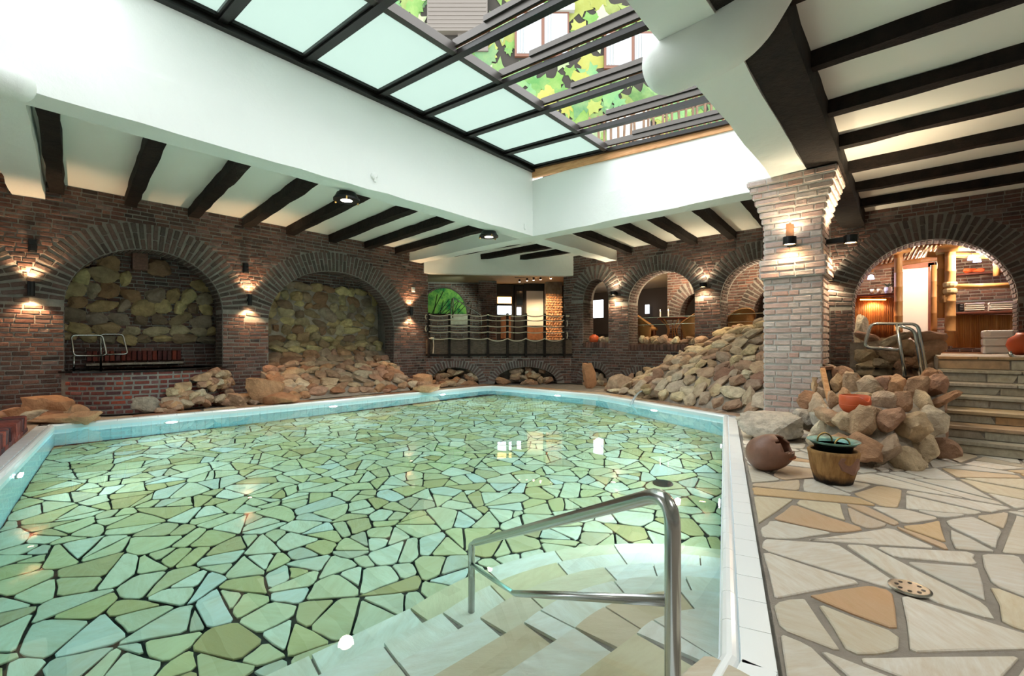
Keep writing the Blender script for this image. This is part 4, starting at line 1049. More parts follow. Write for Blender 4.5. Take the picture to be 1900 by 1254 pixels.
def drum(c, nr, label, arm=.16, r=.085, h=.11, dn=34, up=24):
    """short black drum lamp on an arm, lit below"""
    c = Vector(c); nr = Vector(nr); e = empty('drum_lamp', c, label, 'lamp', 'short black drum lamps'); q = c + nr * arm
    g = G(); g.lathe([(r * .86, -h / 2 + .025), (r * .9, -h / 2), (r, -h / 2), (r, h / 2), (r * .9, h / 2), (r * .86, h / 2 - .02)], q, 28); under(g.make('housing', 'black_metal'), e)
    g = G(); g.obox(c + nr * (arm * .5), nr * arm, nr.cross(Z_) * .07, Z_ * .07); g.obox(c + nr * .012, nr * .02, nr.cross(Z_) * .11, Z_ * .11); under(g.make('arm', 'black_metal'), e)
    for sg, pw in ((-1, dn), (1, up)):
        g = G(); g.lathe([(r * .84, 0), (r * .8, .004)], q + Z_ * (sg * (h / 2 - .016) - .002), 24); under(g.make('lens', 'lamp_warm' if sg < 0 else 'lamp_white'), e)
        spot(e, q + Z_ * sg * (h / 2 + .02), (0, 0, sg), pw, (1, .78, .5), 2.4, .8, .06)
for (u, v), lab in zip(((1143, 545), (1308, 530)), ('black drum lamp between the narrow and the middle restaurant arch', 'black drum lamp between the middle and the last restaurant arch')):
    drum(at_m(u, v, Rw), -X_, lab)
drum(at_m(1541, 517, Rw), -X_, 'small black drum lamp beside the left foot of the bar arch', r=.07)
drum((px0, 1.30, 2.70), -X_, 'black drum lamp on the front of the brick pillar', dn=15, up=12)
drum((8.02, py0, 2.70), -Y_, 'black drum lamp on a longer arm at the side of the brick pillar', arm=.3, dn=45, up=45)
# round pendants under the long beam; six added unseen to light the deck
SPOTS = [at_z(643, 370, 3.56), at_z(907, 438, 3.56), Vector((1.2, -1.6, 3.56)), Vector((4.2, -2.6, 3.56)), Vector((-2.5, -2.0, 3.56)), Vector((-2.5, 4.0, 3.56)), Vector((-2.5, 8.5, 3.56)), Vector((6.6, -3.4, 3.56))]
for p, lab in zip(SPOTS, ('round black ceiling spotlight on the long beam, nearer the camera', 'round black ceiling spotlight on the long beam near its corner') + tuple('round black ceiling spotlight ' + q for q in ('added out of view over the near deck', 'added out of view over the deck drain', 'added out of view behind the camera by the deck', 'added out of view behind the camera by the pool', 'added out of view at the near end of the left wall', 'added out of view over the stairs'))):
    e = empty('ceiling_spot', Vector((p.x, p.y, 3.7)), lab, 'lamp', 'round ceiling spotlights')
    g = G(); g.lathe([(.19, 0), (.205, .0), (.205, .03), (.19, .04), (.15, .12), (.10, .15)], (p.x, p.y, 3.54), 32); under(g.make('housing', 'black_metal'), e)
    g = G(); g.lathe([(.18, .004), (.17, .0), (.01, -.01)], (p.x, p.y, 3.545), 28); under(g.make('lens', 'lamp_white'), e)
    g = G(); g.box((p.x - .08, p.y - .08, 3.67), (p.x + .08, p.y + .08, 3.8)); under(g.make('mount', 'black_metal'), e)
    for k in range(3): a = k * 2.1; g = G(); g.box((p.x + .2 * math.cos(a) - .012, p.y + .2 * math.sin(a) - .012, 3.515), (p.x + .2 * math.cos(a) + .012, p.y + .2 * math.sin(a) + .012, 3.56)); under(g.make('clip', 'brass'), e)
    spot(e, (p.x, p.y, 3.52), (0, 0, -1), 160, (1, .97, .91), 2.2, .8, .12)
p = at_n(693, 327, 6.42); g = G(); g.lathe([(.03, 0), (.055, .01), (.055, .05), (.03, .07)], (p.x, 6.43, p.z), 16, (0, -1, 0)); g.box((p.x - .012, 6.36, p.z - .1), (p.x + .012, 6.385, p.z)); g.make('motion_sensor', 'plaster', label='small white sensor on the face of the long white beam', cat='sensor')
p = at_n(973, 420, 6.42); g = G(); g.box((p.x - .03, 6.385, p.z - .05), (p.x + .03, 6.42, p.z + .05)); g.lathe([(.02, 0), (.02, .05)], (p.x, 6.4, p.z - .07), 12); g.make('socket_box', 'plaster', label='tiny white socket near the corner of the white beams', cat='socket')

# ================================================================== STEEL RAILS
def wv(X, Y, Z): x, y = w_(X, Y); return Vector((x, y, Z))
def rail_thing(name, tubes, r, label, cat, group=None, base=None, pn='tube', seg=12):
    e = empty(name, base or tubes[0][0], label, cat, group)
    for t in tubes: g = G(); g.tube(t, r, seg); under(g.make(pn, 'steel', smooth=True), e)
    return e
top = wv(.452, 1.28, .79); rd = (wv(-.24, 2.87, -.06) - wv(.444, 1.27, .78)); rd = rd.normalized(); ft = Vector((top.x, top.y, -.2))
endt = top + rd * 2.02
hr = rail_thing('pool_handrail', [fillet([ft, top, endt, endt + Vector((0, 0, -.95))], .11, 7)], .0225, 'stainless steel handrail descending into the water over the pool steps', 'handrail', base=ft)
a = top + Vector((0, 0, -.31)); b = a + rd * 1.25; c = endt + Vector((0, 0, -.34)); g = G(); g.tube(fillet([a, b, c], .08, 4), .016, 12); under(g.make('lower_rail', 'steel', smooth=True), hr)
g = G(); g.lathe([(.06, 0), (.06, .01), (.025, .015)], ft, 16); under(g.make('foot_plate', 'steel'), hr)
# rails of the whirlpool
for (pts, lab) in ((((190, 660), (198, 657), (190, 622), (132, 622), (137, 660), (188, 660)), 'near steel grab rail over the whirlpool in the first niche'), (((185, 658), (237, 657), (228, 620), (187, 620), (187, 658)), 'far steel grab rail over the whirlpool, behind the other one')):
    d = 11.35 if lab.startswith('near') else 11.6
    q = at_n(*pts[-2], d); fo = Vector((q.x, q.y, WH - .02))
    rail_thing('grab_rail', [fillet([at_n(u, v, d) for u, v in pts], .06, 4), [fo, q]], .017, lab, 'grab rail', 'whirlpool grab rails')
# ladder rail of the plunge basin
Q = lambda u, v: at_m(u, v, 9.0)
lad = rail_thing('ladder_rail', [fillet([Q(1680, 702), Q(1664, 600)], .01), fillet([Q(1722, 706), Q(1703, 601), Q(1616, 600), Q(1603, 644), Q(1667, 649)], .09, 6), fillet([Q(1713, 706), Q(1697, 612), Q(1668, 604)], .08, 5)], .023, 'bent stainless steel ladder rail on the boulder wall beside the stairs', 'ladder rail')
rail_thing('stair_rail', [fillet([at_m(1873, 652, 9.4), at_m(1878, 664, 9.4), at_m(1935, 668, 9.4)], .05, 5)], .022, 'short steel stair rail end at the right picture edge', 'handrail')

# ================================================================== POTS AND THINGS ON THE DECK
c = at_z(1546, 893)
g = G(); R0 = .192; g.lathe([(.128, 0), (.142, .005), (.172, .12), (R0, .255), (R0 + .004, .275), (R0 - .012, .285), (R0 - .03, .275), (.15, .12), (.12, .04)], c, 40)
tub = empty('wooden_tub', c, 'squat wooden tub with charred base standing on the deck', 'tub'); under(g.make('staves', 'tub_wood', smooth=True), tub)
g = G(); pa = [(-.1, .25), (.08, .24), (.11, .15), (.02, .10), (-.09, .14), (-.12, .2)]; vs = []
for x, z in pa: a = math.radians(230) + x / .22; rr = .168 + .1 * z + .010; vs.append(c + Vector((math.cos(a) * rr, math.sin(a) * rr, z)))
n = len(vs); vs += [v + Vector((.02, .02, 0)) for v in vs]; g.add(vs, [tuple(range(n)), tuple(range(n, 2 * n))[::-1]] + [(i, n + i, n + (i + 1) % n, (i + 1) % n) for i in range(n)]); under(g.make('bark_patch', 'clay'), tub)
c2 = c + Vector((.0, .0, .245)); bs = empty('copper_basin', c2, 'wide verdigris copper basin with two handles sitting on the wooden tub', 'basin')
g = G(); g.lathe([(.10, 0), (.125, .01), (.148, .085), (.196, .115), (.198, .12), (.145, .095), (.125, .03), (.01, .02)], c2, 44); o = under(g.make('bowl', 'verdigris', smooth=True), bs)
g = G(); g.lathe([(.101, -.002), (.1275, .008), (.151, .083), (.17, .096), (.168, .092), (.145, .07)], c2, 44); under(g.make('outer_shell', 'dark_copper', smooth=True), bs)
ex = Vector((ST, -CT, 0)); ey = Vector((CT, ST, 0))
for sg in (-1, 1):
    q = c2 + ey * .11 * sg + ex * -.0; pts = [q - ex * .065 + Z_ * .04, q - ex * .065 + Z_ * .13, q + Z_ * .17, q + ex * .065 + Z_ * .13, q + ex * .065 + Z_ * .04]
    g = G(); g.tube(fillet(pts, .06, 5), .007, 8); under(g.make('handle', 'brass', smooth=True), bs)
g = G(); g.lathe([(.13, .085), (.01, .085)], c2, 32); under(g.make('water', 'dark_water'), bs)
# broken clay jug
c = at_z(1440, 878); me = G()
NU, NV = 36, 18; vs = []; axis = (ex * .9 + Z_ * .1).normalized()
pot = empty('clay_jar', c, 'big brown clay jar lying on its side with a broken mouth, at the pool edge', 'jar')
rot = Vector((0, 0, 1)).rotation_difference((ex * .93 - ey * .2 + Z_ * .28).normalized()).to_matrix(); cc = c + Z_ * .175 + ey * .1
prof_ = [(.01, -.215), (.03, -.213), (.06, -.205), (.09, -.19), (.12, -.165), (.145, -.13), (.16, -.09), (.168, -.045), (.17, 0), (.165, .04), (.155, .08), (.142, .11), (.125, .14), (.105, .165), (.08, .185), (.05, .2)]
g = G(); g.lathe(prof_, (0, 0, 0), 40); g.f = g.f[:-2]; nv = []
hole = (rot.inverted() @ (Z_ * .62 + ex * .6 - ey * .5)).normalized()
for v in g.v: nv.append(tuple(cc + rot @ (Vector(v) * 1.0)))
fs = []
for f in g.f:
    m_ = sum((Vector(g.v[i]) for i in f), Vector()) / len(f)
    if m_.length > .12 and (m_.normalized() - hole).length < .60 + .06 * math.sin(f[0] * 1.7) and m_.z > -.05: continue
    fs.append(f)
me = mesh(nv, fs); o = link('body', me, 'clay', smooth=True); under(o, pot); md = o.modifiers.new('t', 'SOLIDIFY'); md.thickness = .016; md.offset = -1
g = G(); q = cc + rot @ Vector((0, 0, .09)); g.lathe([(.13, -.015), (.135, .0), (.12, .01)], q - Z_ * .05, 24); under(g.make('pebbles', 'terracotta_dull'), pot)
random.seed(3)
for k in range(7):
    o = link('pebble', ROCKS[k], 'rock_grey'); o.matrix_basis = frame(q + ex * random.uniform(-.05, .1) + ey * random.uniform(-.07, .06) - Z_ * .03, ex * .022, ey * .018, Z_ * .014); under(o, pot)
# terracotta bowl and the leaning frame on the boulder wall
c = at_z(1586, 768, .45); tb = empty('terracotta_bowl', c, 'bright orange terracotta bowl with a cut-out rim resting on the boulder wall', 'bowl')
NUM = 40; g = G(); prof_ = [(.05, 0), (.12, .01), (.175, .06), (.185, .11), (.178, .16), (.165, .165), (.165, .11), (.15, .05), (.02, .02)]
for i, (r_, z) in enumerate(prof_):
    for j in range(NUM):
        a = 2 * math.pi * j / NUM; dz = 0
        if i in (4, 5): dz = -.055 * math.exp(-((a - 4.2) / .45) ** 2)
        g.v.append(tuple(c + Vector((r_ * .78 * math.cos(a), r_ * .78 * math.sin(a), z * 1.25 + dz))))
for i in range(len(prof_) - 1):
    for j in range(NUM): a = i * NUM + j; b = i * NUM + (j + 1) % NUM; g.f.append((a, b, b + NUM, a + NUM))
g.f.append(tuple(range(NUM))[::-1]); under(g.make('bowl', 'terracotta', smooth=True), tb)
g = G(); g.lathe([(.138, .093), (.1425, .1), (.141, .107)], c, 40); under(g.make('band', 'terracotta', smooth=True), tb)
fr = empty('leaning_frame', at_m(1548, 782, 6.75), 'wooden frame edge-on, leaning against the side of the brick pillar', 'frame')
a0, a1, b0, b1 = at_m(1548, 782, 6.75), at_m(1526, 684, 7.15), at_m(1562, 778, 7.15), at_m(1542, 682, 7.55)
g = G(); g.bar(a0, a1, .05, .05); under(g.make('stile', 'pine'), fr); g = G(); g.bar(b0, b1, .05, .05); under(g.make('stile', 'wood_brown'), fr)
g = G(); g.add([a0, b0, b1, a1], [(0, 1, 2, 3)]); o = under(g.make('panel', 'dark_wood'), fr); md = o.modifiers.new('s', 'SOLIDIFY'); md.thickness = .02
g = G(); g.bar(a1, b1, .05, .04); under(g.make('top_rail', 'wood_brown'), fr)
# stone water spout
c = at_z(1192, 744, .0) + Vector((.25, .05, .12)); sp = empty('water_spout', c, 'dark stone spout pouring a jet of water into the pool', 'fountain')
for k, (dx, dy, dz, s) in enumerate(((.05, .0, .06, .14), (.1, -.18, .02, .13), (-.02, .12, .02, .12), (.15, .05, .16, .12))):
    o = link('spout_stone', rock_variant(300 + k, 3, 10), 'rock_niche'); o.matrix_basis = frame(c + Vector((dx, dy, dz)), X_ * s, Y_ * s * .8, Z_ * s * .6); under(o, sp)
g = G(); g.tube([c + Vector((-.05, .05, .07)) + Vector((-.42 * t, .08 * t, -.32 * t * t)) for t in np.linspace(0, 1, 8)], [.018 + .012 * t for t in np.linspace(0, 1, 8)], 8); under(g.make('water_jet', 'water_jet', smooth=True), sp)
# brick planter with a plant at the left edge
e = empty('brick_planter', at_z(20, 830), 'low red brick planter edge at the left picture border', 'planter'); pcs = []
pa, pb = at_z(55, 800), at_z(-60, 905); d = (pb - pa); L = d.length; d.normalize(); nn = Vector((-d.y, d.x, 0)); nn = nn if nn.x < 0 else -nn
g = G(); g.obox((pa + pb) / 2 + nn * .15 + Z_ * .1, d * L, nn * .22, Z_ * .2); under(g.make('core', 'mortar'), e)
for i in range(int(L / .08)): pcs.append(bpiece(pa + d * (.08 * i + .04) + nn * .14 + Z_ * .14, Z_, nn, .17, .07, .24, d))
for i in range(int(L / .2)): pcs.append(bpiece(pa + d * (.2 * i + .1) + nn * .05 + Z_ * .03, d, nn, .19, .06, .07, Z_))
emit(e, 'brick', pcs, 'brick_red', 40)
pl = empty('leafy_plant', pa + nn * .4 + d * .35 + Z_ * .05, 'dark green leafy plant in the brick planter', 'plant'); random.seed(4)
lf = mesh([(0, 0, 0), (.018, .07, .012), (0, .17, -.02), (-.018, .07, .012), (0, .07, 0)], [(0, 1, 4), (1, 2, 4), (2, 3, 4), (3, 0, 4)], 'leaf')
for k in range(70):
    a = random.uniform(0, 6.3); t = random.uniform(-.2, 1.1); R = Matrix.Rotation(a, 3, 'Z') @ Matrix.Rotation(t, 3, 'X'); s = random.uniform(.7, 1.2)
    o = link('leaf', lf, 'leaf_plant'); o.matrix_basis = frame(pl.location + Vector((random.uniform(-.12, .12), random.uniform(-.15, .15), random.uniform(.05, .3))), R @ Vector((s, 0, 0)), R @ Vector((0, s, 0)), R @ Vector((0, 0, s))); under(o, pl)
g = G(); g.tube([pl.location, pl.location + Z_ * .3], .015, 6); under(g.make('stem', 'leaf_plant'), pl)

# ================================================================== BALCONY
bal = empty('balcony_railing', dg(920, 660, .1), 'rope railing of dark wooden posts and pale ropes on the balcony', 'railing')
POSTS = [795.8, 833.7, 870, 905.2, 941.5, 975.8, 1010.5, 1046.9]
for k, u in enumerate(POSTS):
    p = dg(u, 640, .16); g = G(); g.obox(Vector((p.x, p.y, (.82 + 2.17) / 2)), DD * .075, DN * .075, Z_ * (2.17 - .82)); under(g.make('post', 'dark_wood', bevel=.006), bal)
ropez = [2.12, 1.965, 1.78, 1.60, 1.40]
for k in range(7):
    a, b = dg(POSTS[k], 640, .2), dg(POSTS[k + 1], 640, .2)
    for q, z in enumerate(ropez):
        sag = .03 + (.05 if q == 4 and k > 2 else 0) + (.02 if q == 0 else 0); pts = []
        for i in range(9):
            t = i / 8; p = a.lerp(b, t); pts.append(Vector((p.x, p.y, z - sag * 4 * t * (1 - t))))
        g = G(); g.tube(pts, .016, 6, False); under(g.make('rope', 'rope', smooth=True), bal)
for u, z0_, z1_ in ((794, 2.12, 1.965), (794, 1.78, 1.6), (1049, 1.965, 1.78), (1049, 1.6, 1.4), (800.5, 1.4, .95)):
    p = dg(u, 640, .2) + DD * (-.05 if u < 800 else .05); g = G(); g.tube([Vector((p.x, p.y, z0_)), Vector((p.x, p.y, (z0_ + z1_) / 2)) + DD * (-.03 if u < 800 else .02), Vector((p.x, p.y, z1_))], .016, 6); under(g.make('rope_loop', 'rope'), bal)
for u, z in ((802, 1.4), (1053, 2.1)):
    p = dg(u, 640, .22); g = G(); capsule(g, [Vector((p.x, p.y, z)) - DD * .03, Vector((p.x, p.y, z)) + DD * .03], .035, 10); under(g.make('knot', 'rope', smooth=True), bal)
bb = G(); bb.obox(DO + DD * (DL / 2) - DN * .25 + Z_ * 1.0, DD * DL, DN * .5, Z_ * .24); bfl = bb.make('floor_balcony', 'grey_wood', kind='structure')
for k in range(8):
    s0_, s1_ = DL * k / 8, DL * (k + 1) / 8
    for z0_, z1_ in ((.93, 1.12), (1.125, 1.36)):
        g = G(); g.obox(DO + DD * ((s0_ + s1_) / 2) + DN * (.06 + random.uniform(0, .015)) + Z_ * ((z0_ + z1_) / 2), DD * (s1_ - s0_ - .008), DN * .06, Z_ * (z1_ - z0_)); g.make('plank', 'grey_wood', bfl)
g = G(); g.obox(DO + DD * (DL / 2) + DN * .03 + Z_ * .9, DD * DL, DN * .12, Z_ * .07); g.make('bearer', 'dark_wood', bfl)
# plastered fascia over the balcony
g = G(); g.obox(DO + DD * (DL / 2) + DN * -.05 + Z_ * 3.68, DD * (DL + .1), DN * .24, Z_ * .62); g.make('trim_4', 'plaster', kind='structure')
# lobby behind: mural arch, brick pier, doors, stone column, track lights
def lob(u, v, d=3.0): return dg(u, v, -d)
def lbox(name, u0, v0, u1, v1, d, th, mt, parent=None, **k):
    a, b = lob(u0, v1, d), lob(u1, v0, d); g = G(); g.obox((a + b) / 2 - DN * th / 2, DD * abs((b - a).dot(DD)), DN * th, Z_ * abs(b.z - a.z)); o = g.make(name, mt, **k)
    if parent: under(o, parent) if parent.type == 'EMPTY' else setattr(o, 'parent', parent)
    return o
lbox('wall_lobby', 780, 480, 905, 660, 3.2, .1, 'mortar', kind='structure')
lw_o = (lob(780, 640, 3.19)); lw = brick_wall('wall_lobby_brick', Vector((lw_o.x, lw_o.y, 0)), DD, DN, 0, 2.7, 1.0, 3.55, [], limit=60)
me_ = empty('mural_panel', lob(830, 582, 3.1), 'arched mural of sunlit green forest behind the rope railing', 'mural')
a, b = lob(780, 582, 3.1), lob(866, 582, 3.1); w1 = (b - a).length / 2; c = (a + b) / 2; n = 24
pts = [c + DD * (w1 * math.cos(math.pi * k / n)) + Z_ * (.95 * math.sin(math.pi * k / n)) for k in range(n + 1)]
vs = pts + [p - DN * .05 for p in pts]; m1 = len(pts); g = G(); g.add(vs, [tuple(range(m1)), tuple(range(m1, 2 * m1))[::-1]] + [(i, i + m1, (i + 1) % m1 + m1, (i + 1) % m1) for i in range(m1)]); under(g.make('print', 'mural_green'), me_)
for k in range(9):
    p0 = c + DD * random.uniform(-w1 * .9, w1 * .7) + DN * .012; g = G(); g.tube([p0, p0 + DD * random.uniform(.1, .5) + Z_ * random.uniform(.4, .9)], .012, 5); under(g.make('branch', 'dark_wood'), me_)
pts = [c + DD * (w1 * 1.03 * math.cos(math.pi * k / n)) + Z_ * (.99 * math.sin(math.pi * k / n)) for k in range(n + 1)]
g = G(); g.tube(pts, .035, 6); under(g.make('arch_trim', 'voussoir'), me_)
pier_o = lob(888, 640, 2.6); pier = brick_wall('wall_pier', Vector((pier_o.x, pier_o.y, 0)), DD, DN, 0, .66, 1.0, 3.55, [], limit=60)
lbox('wall_lobby_end', 918, 480, 1075, 660, 3.6, .1, 'dark_interior', kind='structure')
dr1 = empty('lobby_door', lob(935, 632, 3.4), 'dark wooden door with a lit upper window at the back of the balcony', 'door')
lbox('leaf', 919, 528, 953, 632, 3.4, .06, 'dark_frame', dr1); lbox('upper_pane', 923, 551, 949, 566, 3.36, .02, 'warm_glow', dr1); lbox('lower_pane', 923, 566, 949, 583, 3.36, .02, 'window_glow', dr1)
lbox('kick_panel', 929, 585, 948, 628, 3.36, .03, 'wood_brown', dr1); lbox('shelf_edge', 923, 563, 949, 567, 3.35, .04, 'dark_frame', dr1)
dr2 = empty('lobby_window', lob(963, 632, 3.3), 'narrow dark framed window beside the lobby door', 'window')
lbox('frame', 955, 530, 976, 632, 3.3, .06, 'black_metal', dr2); lbox('pane', 959, 570, 967, 584, 3.28, .02, 'window_glow', dr2); lbox('upper_pane', 959, 540, 970, 566, 3.28, .02, 'black_glossy', dr2)
dr3 = empty('glass_door', lob(993, 632, 3.2), 'tall pale frosted door in a brown frame beside the lit stone column', 'door')
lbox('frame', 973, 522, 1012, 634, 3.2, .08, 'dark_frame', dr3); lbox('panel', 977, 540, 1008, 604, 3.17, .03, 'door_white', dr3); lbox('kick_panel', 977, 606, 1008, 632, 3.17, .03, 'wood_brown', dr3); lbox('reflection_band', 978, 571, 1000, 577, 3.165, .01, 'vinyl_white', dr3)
sc_ = empty('cobble_column', lob(1027, 634, 2.7), 'column faced with round reddish stones, lit from above', 'column')
lbox('core', 1013, 515, 1043, 634, 2.7, .3, 'mortar_rock', sc_); pcs = []
a, b = lob(1013, 634, 2.68), lob(1043, 515, 2.68); W = (b - a).dot(DD); z = 1.05; row = 0
while z < 3.1:
    for k in range(6): pcs.append(rk(Vector((a.x, a.y, z)) + DD * (W * (k + .5 + (.25 if row % 2 else -.1)) / 6), DD * .055, DN * .04, Z_ * .045))
    z += .092; row += 1
emit(sc_, 'cobble', pcs, 'rock_orange', 160)
tr = empty('track_light', lob(1000, 520, 1.6), 'row of five small lit track spots under the balcony ceiling', 'lamp')
g = G(); g.bar(lob(955, 514, 1.6), lob(1040, 514, 1.6), .03, .03); under(g.make('track', 'black_metal'), tr)
for u, v in ((964, 523), (978, 521), (990, 520), (1003, 519), (1022, 517)):
    p = lob(u, v, 1.6); g = G(); g.lathe([(.02, 0), (.035, .02), (.035, .09), (.015, .1)], p, 12); under(g.make('spot_head', 'black_metal'), tr); g = G(); g.lathe([(.03, -.006), (.026, .004)], p, 12); under(g.make('lens', 'lamp_warm'), tr)
for u in (978, 1003, 1024): spot(tr, lob(u, 524, 1.6), tuple(-DN * .7 + Vector((0, 0, -1)) + DD * .15), 70, (1, .66, .36), 1.5, .6)
spot(tr, lob(880, 520, 1.2), tuple(-DN * .9 - DD * .7 + Vector((0, 0, -.6))), 60, (.8, 1, .8), 1.6, .6)  # extra spot without a head, added to light the mural
st = [[lob(840, 590, 1.0), lob(841, 552, 1.0), lob(893, 585, 1.0), lob(893, 630, 1.0)], [lob(834, 590, 1.0), lob(839, 554, 1.0)], [lob(872, 582, 1.3), lob(876, 553, 1.3), lob(886, 562, 1.3)]]
rail_thing('lobby_rail', [fillet(t, .05, 4) if len(t) > 2 else t for t in st], .018, 'thin steel stair rail behind the rope railing', 'handrail')
lbox('slope_panel', 836, 583, 868, 602, 2.0, .05, 'stair_flag', label='pale sloping side of the small stair behind the ropes', cat='stair side')

# ================================================================== RESTAURANT behind the far arches
RF = 1.27
slab('floor_restaurant', (12.62, 1.45, 1.0), (18, 8.1, RF), 'wood_brown')
for i, (x, y, z, pw) in enumerate(((14.6, 7.6, 3.3, 50), (12.95, 5.0, 3.35, 60), (12.95, 2.6, 3.35, 60))):  # lamps added to light the room and chairs behind the arches
    e = empty('restaurant_fill_lamp', (x, y, z), ('small ceiling lamp added behind the narrow arch', 'small ceiling lamp added behind the middle arch', 'small ceiling lamp added behind the last arch')[i], 'lamp', 'added restaurant fill lamps')
    g = G(); g.lathe([(.05, .2), (.06, 0), (.09, -.03), (.08, -.05)], (x, y, z), 16); under(g.make('shade', 'black_metal'), e); g = G(); g.lathe([(.07, -.045), (.01, -.05)], (x, y, z), 16); under(g.make('lens', 'lamp_warm'), e)
    point(e, (x, y, z - .15), pw, (1, .78, .52), .08)
ia = brick_wall('wall_inner_arch', (13.9, 0, 0), (0, 1, 0), (-1, 0, 0), 1.5, 5.7, FL, 3.55, [arch(4.3, 5.35, FL, 1.9, 2.75, .38), arch(1.8, 3.3, FL, 1.9, 2.85, .38)], depth=.5, limit=90)
q0, q1 = at_m(1096, 590, 15.6), at_m(1119, 556, 15.6); g = G(); g.obox((q0 + q1) / 2, (.05, 0, 0), (0, abs(q0.y - q1.y), 0), (0, 0, q1.z - q0.z)); wn = g.make('window_1', 'window_glow', kind='structure')
g = G(); g.box((15.4, 8.6, FL), (15.55, 9.5, 1.62)); g.box((15.38, 8.65, FL + .1), (15.4, 9.02, 1.55)); g.box((15.38, 9.06, FL + .1), (15.4, 9.45, 1.55)); g.make('sideboard', 'dark_frame', label='dark cabinet seen through the narrow arch below the bright window', cat='cabinet')
q0, q1 = at_m(1197, 582, 17.5), at_m(1204, 565, 17.5); g = G(); g.box((17.5, q1.y, q0.z), (17.55, q0.y, q1.z)); g.make('window_2', 'window_glow', kind='structure')
def wicker_chair(c, face, label, s=1.0):
    """barrel-backed wicker armchair; face = direction the sitter looks"""
    c = Vector(c); f = Vector(face).normalized(); sd = Vector((-f.y, f.x, 0)); e = empty('wicker_chair', c, label, 'chair', 'wicker restaurant chairs')
    vs = []; fs = []; NA, NH = 16, 6
    for k in range(NA + 1):
        a = math.radians(-115 + 230 * k / NA); d = -f * math.cos(a) + sd * math.sin(a); ht = .40 + .46 * (math.cos(a / 2) ** 2) ** 1.3
        for j in range(NH + 1): t = j / NH; vs.append(c + d * (.27 + .08 * t) * s + Z_ * (.12 + (ht - .12) * t) * s)
    for k in range(NA):
        for j in range(NH): a = k * (NH + 1) + j; fs.append((a, a + 1, a + NH + 2, a + NH + 1))
    o = link('back_shell', mesh(vs, fs), 'wicker', smooth=True); md = o.modifiers.new('s', 'SOLIDIFY'); md.thickness = .035; under(o, e)
    g = G(); g.tube([vs[k * (NH + 1) + NH] for k in range(NA + 1)], .028, 8); under(g.make('rim_roll', 'wicker', smooth=True), e)
    g = G(); g.lathe([(.27, 0), (.29, .03), (.28, .09), (.2, .11), (.01, .11)], c + Z_ * .36, 20); under(g.make('seat', 'wicker', smooth=True), e)
    for sx in (-1, 1):
        for sy in (-1, 1): p = c + f * .2 * sy + sd * .2 * sx; g = G(); g.tube([p, p + Z_ * .38], .02, 6); under(g.make('leg', 'bamboo_dark'), e)
    return e
q = at_m(1209, 618, 13.0); wicker_chair((13.0, at_m(1202, 600, 13.0).y, RF), (.3, -1, 0), 'wicker armchair on the near side of the round table in the middle arch', 1.0)
wicker_chair((13.15, at_m(1283, 600, 13.15).y, RF), (.1, 1, 0), 'wicker armchair on the far side of the round table, cut by the brick pier', 1.05)
wicker_chair((12.95, at_m(1372, 600, 12.95).y, RF), (.7, .6, 0), 'wicker armchair standing in the last restaurant arch', 1.0)
tc = Vector((13.3, at_m(1247, 600, 13.3).y, RF)); e = empty('round_table', tc, 'round wooden table with curved legs in the middle restaurant arch', 'table')
g = G(); g.lathe([(.40, .70), (.42, .715), (.42, .735), (.40, .745), (.01, .745)], tc, 32); under(g.make('table_top', 'wood_red'), e)
for k in range(5):
    a = k * 1.2566 + .3; d = Vector((math.cos(a), math.sin(a), 0)); g = G(); g.tube([tc + d * (.36 - .24 * math.sin(t * math.pi)) + Z_ * .71 * t for t in np.linspace(0, 1, 8)], .018, 6); under(g.make('leg', 'bamboo', smooth=True), e)
for k, (u, lab) in enumerate(((1225, 'white candle on the round restaurant table, nearer the narrow arch'), (1240, 'white candle on the round restaurant table, nearer the pier'))):
    p = Vector((13.25, at_m(u, 600, 13.25).y, RF + .745)); e = empty('candle', p, lab, 'candle', 'candles on the table'); g = G(); g.lathe([(.03, 0), (.03, .01), (.02, .015), (.02, .2)], p, 12); under(g.make('wax', 'chalk'), e); g = G(); g.lathe([(.004, 0), (.012, .02), (.002, .06)], p + Z_ * .2, 8); under(g.make('flame', 'candle'), e)
for v in (577, 588):
    pass
g = G(); e = empty('glass_rail', (12.35, 5.1, FL + .9), 'thin steel guard rail across the middle restaurant arch', 'railing')
for z in (1.78, 1.98): q = G(); q.tube([(12.35, 4.19, z), (12.35, 6.06, z)], .008, 6); under(q.make('rail', 'steel'), e)
e = empty('glass_rail', (12.35, 2.7, FL + .9), 'thin steel guard rail across the last restaurant arch', 'railing')
for z in (1.78, 1.98): q = G(); q.tube([(12.35, 1.75, z), (12.35, 3.56, z)], .008, 6); under(q.make('rail', 'steel'), e)
random.seed(41); pcs = []
for i in range(17): y = 4.25 + 1.5 * i / 16; pcs.append(rk(Vector((12.1 + random.uniform(0, .25), y, 1.25 + .12 * random.random())), Y_ * random.uniform(.09, .17), X_ * .12, Z_ * random.uniform(.07, .12)))
for i in range(6): pcs.append(rk(Vector((12.2, 6.8 + .12 * i, 1.36)), Y_ * random.uniform(.09, .15), X_ * .1, Z_ * random.uniform(.07, .11)))
for i in range(16): pcs.append(rk(Vector((12.0 + random.uniform(-.1, .3), 1.9 + .1 * i, 1.55 + random.uniform(-.15, .12))), Y_ * random.uniform(.12, .2), X_ * .15, Z_ * random.uniform(.1, .16)))
emit(wr, 'sill_stone', pcs, 'rock_bank', 60)
